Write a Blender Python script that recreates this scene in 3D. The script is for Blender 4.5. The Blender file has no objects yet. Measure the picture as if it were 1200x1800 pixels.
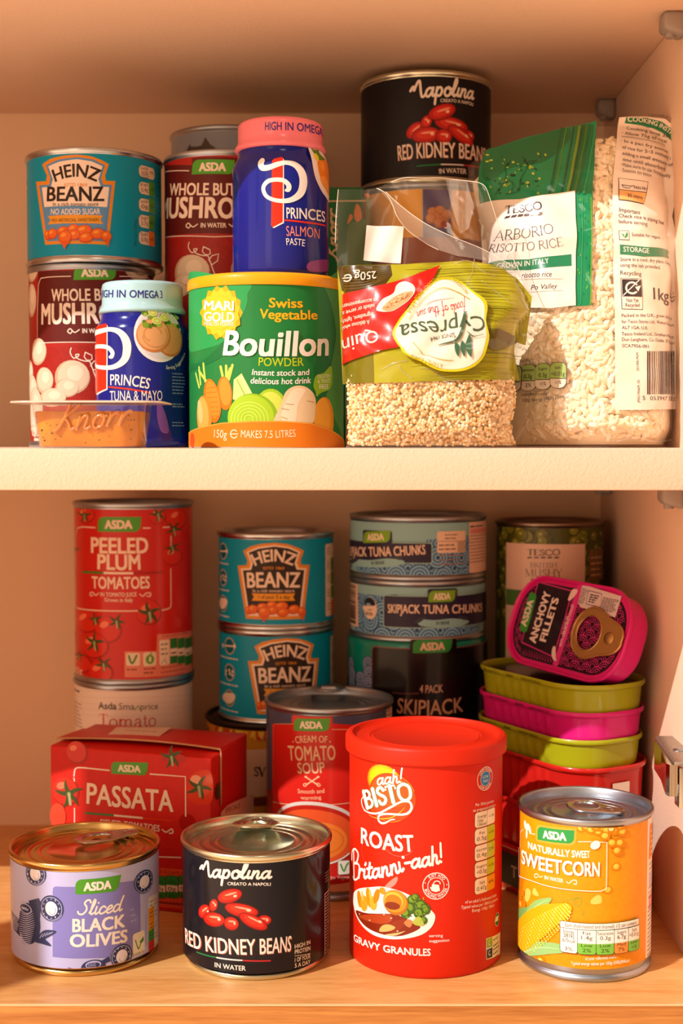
import bpy, bmesh, math, random
from mathutils import Vector, Matrix
from mathutils.geometry import tessellate_polygon
random.seed(7)
S = bpy.context.scene
COL = S.collection
MM = 0.001

# ------------------------------------------------------------------ camera
F_PX, DIST = 2400.0, 576.0                      # focal length in pixels, distance eye -> cupboard front (mm)
PITCH = math.atan(121.0 / F_PX)
SN, CS = math.sin(PITCH), math.cos(PITCH)
cam_d = bpy.data.cameras.new('camera'); cam = bpy.data.objects.new('camera', cam_d); COL.objects.link(cam)
cam.location = (0, -DIST * MM, 0); cam.rotation_euler = (math.pi / 2 - PITCH, 0, 0)
cam_d.sensor_fit = 'HORIZONTAL'; cam_d.sensor_width = 36; cam_d.lens = 72; cam_d.clip_start = 0.01
cam_d.dof.use_dof = True; cam_d.dof.focus_distance = 0.635; cam_d.dof.aperture_fstop = 14
S.camera = cam

# ------------------------------------------------------------------ light
S.view_settings.view_transform = 'Standard'; S.view_settings.look = 'None'
S.view_settings.gamma = 1; S.view_settings.use_curve_mapping = False
S.view_settings.exposure = 0.0
w = bpy.data.worlds.new('room_light'); S.world = w; w.use_nodes = True
# warm indirect light of the room: brighter towards the sun's side (left), dimmer to the right
_nt = w.node_tree; _bg = _nt.nodes['Background']; _bg.inputs[0].default_value = (1.0, 0.58, 0.32, 1)
_tc = _nt.nodes.new('ShaderNodeTexCoord'); _sx = _nt.nodes.new('ShaderNodeSeparateXYZ'); _mr = _nt.nodes.new('ShaderNodeMapRange')
_mr.inputs['From Min'].default_value = -0.9; _mr.inputs['From Max'].default_value = 0.9
_mr.inputs['To Min'].default_value = 2.1; _mr.inputs['To Max'].default_value = 0.40
_nt.links.new(_tc.outputs['Generated'], _sx.inputs[0]); _nt.links.new(_sx.outputs['X'], _mr.inputs['Value']); _mz = _nt.nodes.new('ShaderNodeMapRange'); _mu = _nt.nodes.new('ShaderNodeMath'); _mu.operation = 'MULTIPLY'
_mz.inputs['From Min'].default_value = -0.6; _mz.inputs['From Max'].default_value = 0.6      # more comes off the sunlit floor and worktop than from above
_mz.inputs['To Min'].default_value = 1.38; _mz.inputs['To Max'].default_value = 0.28
_nt.links.new(_sx.outputs['Z'], _mz.inputs['Value']); _nt.links.new(_mr.outputs[0], _mu.inputs[0]); _nt.links.new(_mz.outputs[0], _mu.inputs[1])
_nt.links.new(_mu.outputs[0], _bg.inputs[1])
SUN_DIR = Vector((1.0, 0.86, -1.0)).normalized()
sd = bpy.data.lights.new('sun', 'SUN'); so = bpy.data.objects.new('sun', sd); COL.objects.link(so)
so.rotation_euler = SUN_DIR.to_track_quat('-Z', 'Y').to_euler(); so.location = (-1, -1, 1)
sd.energy = 4.3; sd.color = (1.0, 0.96, 0.90); sd.angle = math.radians(0.55)
def area(name, loc, target, size, size_y, energy, color):
    d = bpy.data.lights.new(name, 'AREA'); o = bpy.data.objects.new(name, d); COL.objects.link(o)
    d.shape = 'RECTANGLE'; d.size = size; d.size_y = size_y; d.energy = energy; d.color = color
    o.location = loc; o.rotation_euler = (Vector(target) - Vector(loc)).to_track_quat('-Z', 'Y').to_euler()
area('front_left_fill', (-0.9, -1.7, 0.5), (0, 0.1, -0.1), 0.5, 1.3, 2.5, (1.0, 0.84, 0.66))  # soft fill added at front left, for highlights on the cans
area('front_top_fill', (0.25, -1.5, 1.3), (0, 0.1, -0.1), 0.35, 0.35, 2.5, (1.0, 0.84, 0.64))  # added fill from high in front, gives the cans their upright streaks

# ------------------------------------------------------------------ pixel measurement helpers
def slope(py):
    b = (900 - py) / F_PX
    return (-SN + b * CS) / (CS + b * SN)
def z_at(py, y): return slope(py) * (y + DIST)
def x_at(px, y, z): return (px - 600) / F_PX * ((y + DIST) * CS - z * SN)
def ray(px, py):
    a, b = (px - 600) / F_PX, (900 - py) / F_PX
    return Vector((a, CS + b * SN, -SN + b * CS))

# ------------------------------------------------------------------ materials
def lin(h):
    h = h.lstrip('#'); c = [int(h[i:i + 2], 16) / 255 for i in (0, 2, 4)]
    return tuple(x / 12.92 if x <= 0.04045 else ((x + 0.055) / 1.055) ** 2.4 for x in c) + (1,)
MATS = {}
def mat(name, hexcol=None, rough=0.4, metal=0.0, coat=0.0, spec=0.25, trans=0.0, sss=0.0, bump=0.0, bscale=800.0, var=0.0):
    if name in MATS: return MATS[name]
    m = bpy.data.materials.new(name); m.use_nodes = True; nt = m.node_tree
    p = nt.nodes['Principled BSDF']; c = lin(hexcol)
    p.inputs['Base Color'].default_value = c
    p.inputs['Roughness'].default_value = rough; p.inputs['Metallic'].default_value = metal
    p.inputs['Coat Weight'].default_value = coat; p.inputs['Coat Roughness'].default_value = 0.08
    p.inputs['Specular IOR Level'].default_value = spec; p.inputs['Transmission Weight'].default_value = trans
    if sss:
        p.inputs['Subsurface Weight'].default_value = sss; p.inputs['Subsurface Scale'].default_value = 0.004
        p.inputs['Subsurface Radius'].default_value = (1, .5, .25)
    if bump or var:
        tc = nt.nodes.new('ShaderNodeTexCoord'); n = nt.nodes.new('ShaderNodeTexNoise')
        n.inputs['Scale'].default_value = bscale; n.inputs['Detail'].default_value = 3
        nt.links.new(tc.outputs['Object'], n.inputs['Vector'])
        if bump:
            b = nt.nodes.new('ShaderNodeBump'); b.inputs['Strength'].default_value = bump; b.inputs['Distance'].default_value = 0.0006
            nt.links.new(n.outputs['Fac'], b.inputs['Height']); nt.links.new(b.outputs['Normal'], p.inputs['Normal'])
        if var:
            r = nt.nodes.new('ShaderNodeValToRGB'); r.color_ramp.elements[0].position = 0.35; r.color_ramp.elements[1].position = 0.65
            r.color_ramp.elements[0].color = tuple(x * (1 - var) for x in c[:3]) + (1,)
            r.color_ramp.elements[1].color = tuple(min(1, x * (1 + var)) for x in c[:3]) + (1,)
            nt.links.new(n.outputs['Fac'], r.inputs['Fac']); nt.links.new(r.outputs['Color'], p.inputs['Base Color'])
    MATS[name] = m; return m
def ink(h, finish='paper'):
    """printing ink of one colour"""
    if finish == 'gloss': return mat('ink_gloss_' + h[1:], h, rough=0.24, coat=0.18)
    if finish == 'film': return mat('ink_film_' + h[1:], h, rough=0.28, coat=0.6, bump=.55, bscale=75)
    return mat('ink_' + h[1:], h, rough=0.4, coat=0.04)
def film_mat(name, tint=(1, 1, 1, 1), base=0.03, rough=0.06, milky=0.0, crinkle=0.0):
    m = bpy.data.materials.new(name); m.use_nodes = True; nt = m.node_tree; nt.nodes.clear()
    out = nt.nodes.new('ShaderNodeOutputMaterial'); t = nt.nodes.new('ShaderNodeBsdfTransparent'); g = nt.nodes.new('ShaderNodeBsdfGlossy')
    mx = nt.nodes.new('ShaderNodeMixShader'); fr = nt.nodes.new('ShaderNodeLayerWeight'); add = nt.nodes.new('ShaderNodeMath'); pw = nt.nodes.new('ShaderNodeMath')
    add.operation = 'MULTIPLY_ADD'; add.use_clamp = True; add.inputs[1].default_value = .6; add.inputs[2].default_value = base + .03; pw.operation = 'POWER'; pw.inputs[1].default_value = 4
    t.inputs['Color'].default_value = tint; g.inputs['Roughness'].default_value = rough
    nt.links.new(fr.outputs['Facing'], pw.inputs[0]); nt.links.new(pw.outputs[0], add.inputs[0]); nt.links.new(add.outputs[0], mx.inputs[0])
    nt.links.new(t.outputs[0], mx.inputs[1]); nt.links.new(g.outputs[0], mx.inputs[2]); last = mx.outputs[0]
    if crinkle:
        tc = nt.nodes.new('ShaderNodeTexCoord'); n = nt.nodes.new('ShaderNodeTexNoise'); n.inputs['Scale'].default_value = 60; n.inputs['Detail'].default_value = 1.5
        b = nt.nodes.new('ShaderNodeBump'); b.inputs['Strength'].default_value = crinkle; b.inputs['Distance'].default_value = 0.002
        nt.links.new(tc.outputs['Object'], n.inputs['Vector']); nt.links.new(n.outputs['Fac'], b.inputs['Height']); nt.links.new(b.outputs['Normal'], g.inputs['Normal'])
    if milky:
        d = nt.nodes.new('ShaderNodeBsdfDiffuse'); d.inputs['Color'].default_value = (.85, .82, .76, 1)
        m2 = nt.nodes.new('ShaderNodeMixShader'); m2.inputs[0].default_value = milky
        nt.links.new(last, m2.inputs[1]); nt.links.new(d.outputs[0], m2.inputs[2]); last = m2.outputs[0]
    nt.links.new(last, out.inputs['Surface']); MATS[name] = m; return m

STEEL = mat('tin_plate', '#c6cbd2', rough=0.24, metal=1.0)
DULL = mat('tin_plate_dull', '#aeb6c2', rough=0.36, metal=1.0)
GOLD = mat('gold_lacquer', '#dcb877', rough=0.22, metal=1.0)
PALEGOLD = mat('pale_gold_lacquer', '#d9dac4', rough=0.24, metal=1.0)
BRASS = mat('brass_ring', '#cba66c', rough=0.45, metal=1.0)
CREAM = mat('cream_melamine', '#edcdb4', rough=0.48, bump=0.35, bscale=900)
BACKM = mat('cream_hardboard', '#ebcaaa', rough=0.5, bump=0.2, bscale=700)
GREYP = mat('grey_plastic', '#9a8f8a', rough=0.4)
CLEAR = film_mat('clear_film', base=0.035, rough=0.10, milky=0.015, crinkle=.6)
CLEARBAG = film_mat('rice_bag_film', base=0.04, rough=0.14, milky=0.02, crinkle=.5)
CLEARPOT = film_mat('clear_pot_plastic', base=0.04, rough=0.08, milky=0.03)

def wood_mat(name, dark, light, sx, sy, sz):
    m = bpy.data.materials.new(name); m.use_nodes = True; nt = m.node_tree; p = nt.nodes['Principled BSDF']
    tc = nt.nodes.new('ShaderNodeTexCoord'); mp = nt.nodes.new('ShaderNodeMapping'); mp.inputs['Scale'].default_value = (sx, sy, sz)
    n = nt.nodes.new('ShaderNodeTexNoise'); n.inputs['Scale'].default_value = 1; n.inputs['Detail'].default_value = 6; n.inputs['Distortion'].default_value = .6
    n2 = nt.nodes.new('ShaderNodeTexNoise'); n2.inputs['Scale'].default_value = 6; n2.inputs['Detail'].default_value = 2
    r = nt.nodes.new('ShaderNodeValToRGB'); r.color_ramp.elements[0].position = .36; r.color_ramp.elements[1].position = .66
    r.color_ramp.elements[0].color = lin(dark); r.color_ramp.elements[1].color = lin(light)
    mix = nt.nodes.new('ShaderNodeMath'); mix.operation = 'MULTIPLY_ADD'; mix.inputs[1].default_value = .35; mix.inputs[2].default_value = 0
    ad = nt.nodes.new('ShaderNodeMath'); ad.operation = 'MULTIPLY_ADD'; ad.inputs[1].default_value = .65
    L = nt.links.new
    L(tc.outputs['Object'], mp.inputs['Vector']); L(mp.outputs[0], n.inputs['Vector']); L(mp.outputs[0], n2.inputs['Vector'])
    L(n2.outputs['Fac'], mix.inputs[0]); L(n.outputs['Fac'], ad.inputs[0]); L(mix.outputs[0], ad.inputs[2])
    L(ad.outputs[0], r.inputs['Fac']); L(r.outputs['Color'], p.inputs['Base Color'])
    p.inputs['Roughness'].default_value = .36; MATS[name] = m; return m
WOOD = wood_mat('beech_veneer', '#cd8e4c', '#e6b071', 14, 90, 90)
WOODEDGE = wood_mat('beech_edging', '#a4622a', '#d08c48', 10, 160, 300)

# ------------------------------------------------------------------ object helpers
def tag(o, label=None, cat=None, group=None, kind=None):
    if label: o['label'] = label
    if cat: o['category'] = cat
    if group: o['group'] = group
    if kind: o['kind'] = kind
    return o
def thing(name, label, cat, loc, group=None):
    o = bpy.data.objects.new(name, None); o.empty_display_size = 0.01; COL.objects.link(o)
    o.location = Vector(loc) * MM
    return tag(o, label, cat, group)
def mesh(name, verts, faces, mats, parent=None, loc=None, mi=None, smooth=True, normals=None, sharp=None):
    """verts in world mm; stored relative to the parent thing (or loc)"""
    if parent is not None: loc = parent['_o']
    if loc is None: loc = (0, 0, 0)
    me = bpy.data.meshes.new(name)
    lx, ly, lz = loc
    me.from_pydata([((v[0] - lx) * MM, (v[1] - ly) * MM, (v[2] - lz) * MM) for v in verts], [], faces)
    for m in (mats if isinstance(mats, (list, tuple)) else [mats]): me.materials.append(m)
    if mi: me.polygons.foreach_set('material_index', mi)
    me.polygons.foreach_set('use_smooth', [smooth] * len(me.polygons))
    me.update()
    if sharp: me.set_sharp_from_angle(angle=math.radians(sharp))
    if normals: me.normals_split_custom_set_from_vertices(normals)
    o = bpy.data.objects.new(name, me); COL.objects.link(o)
    if parent is not None: o.parent = ROOTS[parent['_k']]
    else: o.location = Vector(loc) * MM
    return o
ROOTS = {}
def root(name, label, cat, loc, group=None):
    """an Empty for a thing; returns a handle used as parent"""
    e = thing(name, label, cat, loc, group); k = len(ROOTS); ROOTS[k] = e
    return {'_o': tuple(loc), '_k': k, 'e': e}
def sub(handle, ob):
    k = len(ROOTS); ROOTS[k] = ob
    return {'_o': handle['_o'], '_k': k, 'e': ob}
def lathe(profile, cx, cy, z0, seg=112):
    """profile of (r, z); returns verts, faces (outward when the profile runs upward)"""
    V, Fc = [], []
    for r, z in profile:
        r = max(r, 0.01)
        for i in range(seg):
            a = 2 * math.pi * i / seg
            V.append((cx + r * math.sin(a), cy - r * math.cos(a), z0 + z))
    for j in range(len(profile) - 1):
        for i in range(seg):
            k = (i + 1) % seg
            Fc.append((j * seg + i, j * seg + k, (j + 1) * seg + k, (j + 1) * seg + i))
    return V, Fc
def box_bm(x0, x1, y0, y1, z0, z1, bevel=0.0, segs=2):
    bm = bmesh.new(); bmesh.ops.create_cube(bm, size=1)
    for v in bm.verts:
        v.co = Vector((x0 + (v.co.x + .5) * (x1 - x0), y0 + (v.co.y + .5) * (y1 - y0), z0 + (v.co.z + .5) * (z1 - z0)))
    if bevel: bmesh.ops.bevel(bm, geom=bm.edges[:], offset=bevel, segments=segs, affect='EDGES', profile=.5)
    return bm
def bm_out(bm):
    bm.verts.index_update()
    r = [tuple(v.co) for v in bm.verts], [tuple(v.index for v in f.verts) for f in bm.faces]
    bm.free(); return r
def add_box(name, b, m, parent=None, bevel=0.0, xf=None, smooth=False, segs=2, loc=None):
    V, Fc = bm_out(box_bm(*b, bevel=bevel, segs=segs))
    if xf: V = [xf(v) for v in V]
    return mesh(name, V, Fc, m, parent, smooth=smooth, sharp=30 if smooth else None, loc=loc)
def tube(pts, r, seg=8, closed=False):
    V, Fc = [], []; n = len(pts); P = [Vector(p) for p in pts]
    up = Vector((0, 0, 1))
    for i, p in enumerate(P):
        t = (P[(i + 1) % n] - P[i - 1]) if closed else (P[min(i + 1, n - 1)] - P[max(i - 1, 0)])
        t.normalize(); s = t.cross(up)
        if s.length < 1e-3: s = t.cross(Vector((1, 0, 0)))
        s.normalize(); u = s.cross(t)
        for k in range(seg):
            a = 2 * math.pi * k / seg
            V.append(tuple(p + s * math.cos(a) * r + u * math.sin(a) * r))
    for i in range(n if closed else n - 1):
        j = (i + 1) % n
        for k in range(seg):
            k2 = (k + 1) % seg
            Fc.append((i * seg + k, i * seg + k2, j * seg + k2, j * seg + k))
    if not closed: Fc += [tuple(range(seg))[::-1], tuple((n - 1) * seg + k for k in range(seg))]
    return V, Fc
def join(*parts):
    V, Fc = [], []
    for v, f in parts:
        o = len(V); V += list(v); Fc += [tuple(i + o for i in q) for q in f]
    return V, Fc
def catmull(pts, n=7, closed=False):
    out = []; m = len(pts)
    for i in range(m if closed else m - 1):
        p = [pts[(i + d) % m] if closed else pts[min(max(i + d, 0), m - 1)] for d in (-1, 0, 1, 2)]
        for k in range(n):
            t = k / n
            out.append(tuple(0.5 * (2 * b + (c - a) * t + (2 * a - 5 * b + 4 * c - d) * t * t + (3 * b - a - 3 * c + d) * t ** 3)
                             for a, b, c, d in zip(*p)))
    if not closed: out.append(tuple(pts[-1]))
    return out

# ------------------------------------------------------------------ lettering
TXT = {}
def _sans(s, bold):
    """outline lettering; heavier weights are built from slightly shifted copies"""
    key = (s, bold)
    if key in TXT: return TXT[key]
    if bold > 0:
        P, W = _sans(s, 0); d = bold * .95; W2 = W + 2 * d; k = len(s) * d * 1.1; out = []
        n = max(1, len(s) - 1)
        for dx, dy in ((0, 0), (-d, -d * .6), (d, -d * .6), (-d, d * .6), (d, d * .6)) if bold > .012 else ((-d, 0), (d, 0)):
            out += [[(x * (1 + k / max(W, .1)) + d + dx, y * (1 - .0) + dy) for x, y in p] for p in P]
        TXT[key] = (out, W + k + 2 * d); return TXT[key]
    c = bpy.data.curves.new('lettering', 'FONT'); c.body = s; c.resolution_u = 3
    o = bpy.data.objects.new('lettering', c); me = bpy.data.meshes.new_from_object(o)
    P = [[(me.vertices[i].co.x, me.vertices[i].co.y) for i in p.vertices] for p in me.polygons]
    bpy.data.objects.remove(o); bpy.data.curves.remove(c); bpy.data.meshes.remove(me)
    if not P: TXT[key] = ([], 1); return TXT[key]
    if s != 'H':
        _sans('H', bold); lo, hi = TXT['cap', bold]
    else:
        lo = min(q[1] for p in P for q in p); hi = max(q[1] for p in P for q in p); TXT['cap', bold] = (lo, hi)
    k = hi - lo; x0 = min(q[0] for p in P for q in p); x1 = max(q[0] for p in P for q in p)
    P = [[((x - x0) / k, (y - lo) / k) for x, y in p] for p in P]
    TXT[key] = (P, (x1 - x0) / k); return TXT[key]
def ribbon(pts, wd):
    """strip of quads with round ends along pts; wd = half widths"""
    n = len(pts); Lp, Rp = [], []
    for i in range(n):
        ax, ay = pts[max(i - 1, 0)]; bx, by = pts[min(i + 1, n - 1)]
        dx, dy = bx - ax, by - ay; l = math.hypot(dx, dy) or 1
        w_ = wd[i] if isinstance(wd, (list, tuple)) else wd
        Lp.append((pts[i][0] - dy / l * w_, pts[i][1] + dx / l * w_)); Rp.append((pts[i][0] + dy / l * w_, pts[i][1] - dx / l * w_))
    out = [[Lp[i], Rp[i], Rp[i + 1], Lp[i + 1]] for i in range(n - 1)]
    for e in (0, n - 1):
        w_ = wd[e] if isinstance(wd, (list, tuple)) else wd
        out.append([(pts[e][0] + w_ * math.cos(a * math.pi / 5), pts[e][1] + w_ * math.sin(a * math.pi / 5)) for a in range(10)])
    return out
# joined-up brush letters, x-height 1, ascender 2
SCRIPT = {
 'a': (1.25, [[(.95, .8), (.6, 1), (.2, .75), (.1, .3), (.35, .02), (.7, .25), (.95, .75)], [(1, 1), (.93, .4), (1.02, .05), (1.3, .2)]]),
 'b': (1.1, [[(.0, .2), (.35, 1.2), (.45, 1.9), (.3, 2), (.2, 1.5), (.15, .5), (.3, .02), (.7, .1), (.85, .6), (.6, .95), (.25, .7)]]),
 'c': (.95, [[(.85, .8), (.55, 1), (.2, .7), (.12, .3), (.35, 0), (.7, .08), (1, .3)]]),
 'd': (1.25, [[(.9, .8), (.55, 1), (.2, .75), (.1, .3), (.35, .02), (.7, .25), (.95, .75)], [(1.2, 2), (1.0, 1.2), (.92, .4), (1.02, .05), (1.3, .2)]]),
 'e': (.95, [[(.1, .4), (.5, .5), (.8, .75), (.6, 1), (.25, .75), (.12, .3), (.35, 0), (.7, .08), (1, .3)]]),
 'f': (.8, [[(.9, 1.8), (.7, 2), (.5, 1.6), (.35, .4), (.2, -.7), (0, -.9)], [(.15, .95), (.75, 1.02)]]),
 'h': (1.15, [[(.35, 2), (.25, 1.2), (.12, 0)], [(.14, .3), (.4, .9), (.7, 1), (.78, .7), (.7, .2), (.85, 0), (1.15, .2)]]),
 'i': (.55, [[(.2, 1), (.12, .3), (.25, 0), (.55, .2)], [(.3, 1.5), (.32, 1.52)]]),
 'j': (.55, [[(.2, 1), (.12, .3), (.25, 0), (.55, .2)]]),
 'l': (.65, [[(.0, .2), (.4, 1.2), (.5, 1.8), (.36, 2), (.22, 1.5), (.15, .4), (.3, 0), (.62, .2)]]),
 'n': (1.2, [[(.2, 1), (.12, 0)], [(.14, .3), (.4, .88), (.72, 1), (.8, .7), (.74, .2), (.9, 0), (1.2, .2)]]),
 'o': (1.1, [[(.6, 1), (.22, .8), (.12, .35), (.35, 0), (.75, .1), (.9, .55), (.75, .92), (.5, .98), (.7, .8), (1.1, .82)]]),
 'p': (1.15, [[(.25, 1), (.16, .2), (.1, -.9)], [(.18, .5), (.4, .92), (.75, .95), (.9, .55), (.7, .08), (.35, .06), (.2, .25)]]),
 'r': (.9, [[(.22, 1), (.12, 0)], [(.14, .35), (.4, .88), (.72, 1), (.8, .85)]]),
 's': (.85, [[(.7, .85), (.45, 1), (.22, .78), (.45, .5), (.68, .25), (.4, 0), (.08, .12)]]),
 't': (.75, [[(.5, 1.7), (.35, .9), (.25, .25), (.4, 0), (.75, .2)], [(.05, 1.05), (.8, 1.18)]]),
 'u': (1.15, [[(.2, 1), (.14, .3), (.35, 0), (.7, .25), (.85, 1)], [(.85, 1), (.8, .3), (.92, 0), (1.2, .2)]]),
 'y': (1.0, [[(.15, 1), (.2, .4), (.45, .3), (.8, 1)], [(.82, 1), (.55, .0), (.25, -.7), (0, -.8)]]),
 'N': (1.55, [[(-.42, 1.0), (-.2, 1.3), (-.02, 1.42), (.02, 1.2), (.06, .95), (.3, 1.45), (.58, 1.92), (.78, 1.9), (.88, 1.3), (.98, .6), (1.12, .12), (1.35, .1), (1.55, .3)]]),
 'S': (1.5, [[(1.4, 1.6), (1.2, 1.95), (.8, 1.9), (.6, 1.5), (.95, 1.05), (1.0, .5), (.6, .05), (.1, .1), (-.1, .4)]]),
 'B': (1.5, [[(.45, .0), (.5, 1.0), (.55, 2)], [(.15, 1.4), (.3, 2), (.8, 2.1), (1.15, 1.7), (.95, 1.2), (.6, 1.1), (1.1, 1.0), (1.25, .5), (1, .05), (.55, -.05), (.25, .2)]]),
 'K': (1.5, [[(-.1, .1), (.2, .2), (.5, 1.0), (.7, 2)], [(1.45, 1.9), (1.0, 1.5), (.55, 1.05), (.9, .6), (1.2, .1), (1.5, .2)]]),
 'Q': (1.6, [[(.9, 1.9), (.35, 1.6), (.15, .9), (.4, .2), (.95, .1), (1.4, .7), (1.35, 1.5), (.9, 1.9), (.6, 1.75)], [(.7, .5), (1.1, .15), (1.6, -.15)]]),
 'C': (1.35, [[(1.25, 1.6), (1.0, 1.95), (.5, 1.75), (.15, 1.1), (.25, .4), (.7, .02), (1.3, .3)]]),
 '!': (.6, [[(.5, 2.1), (.36, 1.4), (.25, .6)], [(.15, .06), (.17, .08)]]),
 '-': (.8, [[(.1, .62), (.7, .68)]]), ' ': (.6, []),
}
def _script(s, bold, slant=.18):
    x = 0; P = []
    for ch in s:
        adv, st = SCRIPT.get(ch, (.6, []))
        for q in st: P += ribbon([(x + a + slant * b, b) for a, b in catmull(q, 5)], bold)
        x += adv
    P = [[(a / 2, b / 2) for a, b in p] for p in P]
    return P, x / 2
# roman capitals built from thick and thin strokes, height 1: (advance, strokes (points, weight), serifs (x, y))
SERIF = {
 'A': (.82, [([(.04, 0), (.40, 1)], .4), ([(.40, 1), (.76, 0)], 1), ([(.18, .34), (.62, .34)], .4)], [(.04, 0), (.76, 0)]),
 'B': (.68, [([(.14, 0), (.14, 1)], 1), ([(.14, .98), (.42, .98), (.56, .76), (.42, .54), (.14, .53)], .7), ([(.14, .53), (.46, .52), (.62, .27), (.46, .02), (.14, .02)], .7)], [(.14, 0), (.14, 1)]),
 'C': (.78, [([(.70, .78), (.55, .97), (.36, 1), (.12, .78), (.08, .5), (.14, .2), (.38, 0), (.58, .04), (.72, .22)], .8)], []),
 'E': (.64, [([(.14, 0), (.14, 1)], 1), ([(.14, .98), (.56, .98), (.57, .82)], .45), ([(.14, .52), (.46, .52)], .45), ([(.14, .02), (.58, .02), (.6, .2)], .45)], [(.14, 0), (.14, 1)]),
 'H': (.86, [([(.14, 0), (.14, 1)], 1), ([(.72, 0), (.72, 1)], 1), ([(.14, .52), (.72, .52)], .45)], [(.14, 0), (.14, 1), (.72, 0), (.72, 1)]),
 'I': (.36, [([(.18, 0), (.18, 1)], 1)], [(.18, 0), (.18, 1)]),
 'M': (1.02, [([(.14, 0), (.16, 1)], .4), ([(.16, 1), (.50, .1)], 1), ([(.50, .1), (.84, 1)], .4), ([(.84, 1), (.88, 0)], 1)], [(.14, 0), (.88, 0)]),
 'O': (.88, [([(.44, 1), (.16, .84), (.08, .5), (.16, .16), (.44, 0), (.72, .16), (.80, .5), (.72, .84), (.44, 1)], .8)], []),
 'P': (.66, [([(.14, 0), (.14, 1)], 1), ([(.14, .98), (.44, .97), (.58, .73), (.44, .48), (.14, .47)], .7)], [(.14, 0), (.14, 1)]),
 'R': (.74, [([(.14, 0), (.14, 1)], 1), ([(.14, .98), (.44, .97), (.57, .75), (.42, .52), (.14, .51)], .7), ([(.34, .51), (.70, .0)], 1)], [(.14, 0), (.14, 1), (.70, 0)]),
 'S': (.60, [([(.50, .80), (.40, .98), (.2, .95), (.10, .75), (.26, .56), (.46, .42), (.52, .22), (.36, .02), (.16, .04), (.07, .22)], .8)], []),
 'T': (.72, [([(.36, 0), (.36, 1)], 1), ([(.06, .80), (.07, .98), (.65, .98), (.66, .80)], .45)], [(.36, 0)]),
 'U': (.80, [([(.14, 1), (.14, .3), (.26, .04), (.50, .03), (.64, .28), (.64, 1)], .75)], [(.14, 1), (.64, 1)]),
 'Y': (.76, [([(.06, 1), (.37, .48)], 1), ([(.70, 1), (.37, .48)], .45), ([(.37, .48), (.37, 0)], 1)], [(.06, 1), (.70, 1), (.37, 0)]),
 'o': (.60, [([(.30, .66), (.12, .55), (.07, .33), (.12, .1), (.30, 0), (.48, .1), (.53, .33), (.48, .55), (.30, .66)], .8)], []),
 'm': (1.0, [([(.14, 0), (.14, .66)], 1), ([(.14, .45), (.3, .64), (.46, .58), (.48, .4), (.48, 0)], .85), ([(.48, .45), (.64, .64), (.8, .58), (.82, .4), (.82, 0)], .85)], [(.14, 0), (.48, 0), (.82, 0)]),
 'a': (.58, [([(.12, .52), (.26, .66), (.42, .58), (.44, .4), (.44, .1), (.54, .03)], .85), ([(.44, .4), (.2, .34), (.09, .17), (.2, .01), (.34, .06), (.44, .18)], .7)], []),
 't': (.42, [([(.2, .88), (.2, .15), (.28, .02), (.4, .06)], .85), ([(.06, .64), (.38, .64)], .5)], []),
 's': (.46, [([(.38, .52), (.3, .66), (.14, .62), (.09, .48), (.22, .36), (.36, .26), (.4, .12), (.26, .0), (.08, .1)], .7)], []),
 'v': (.6, [([(.05, .66), (.3, 0)], 1), ([(.3, 0), (.54, .66)], .4)], [(.05, .66), (.54, .66)]),
 ' ': (.34, [], []),
}
def _serif(s, bold):
    x = 0; P = []
    for ch in s:
        adv, st, sf = SERIF.get(ch, SERIF['I'])
        for q, wt in st:
            pts = catmull(q, 5) if len(q) > 4 else q
            P += ribbon([(x + a, b) for a, b in pts], bold * wt)
        for a, b in sf: P += ribbon([(x + a - .09, b + (.02 if b == 0 else -.02)), (x + a + .09, b + (.02 if b == 0 else -.02))], bold * .35)
        x += adv
    return P, x

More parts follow.
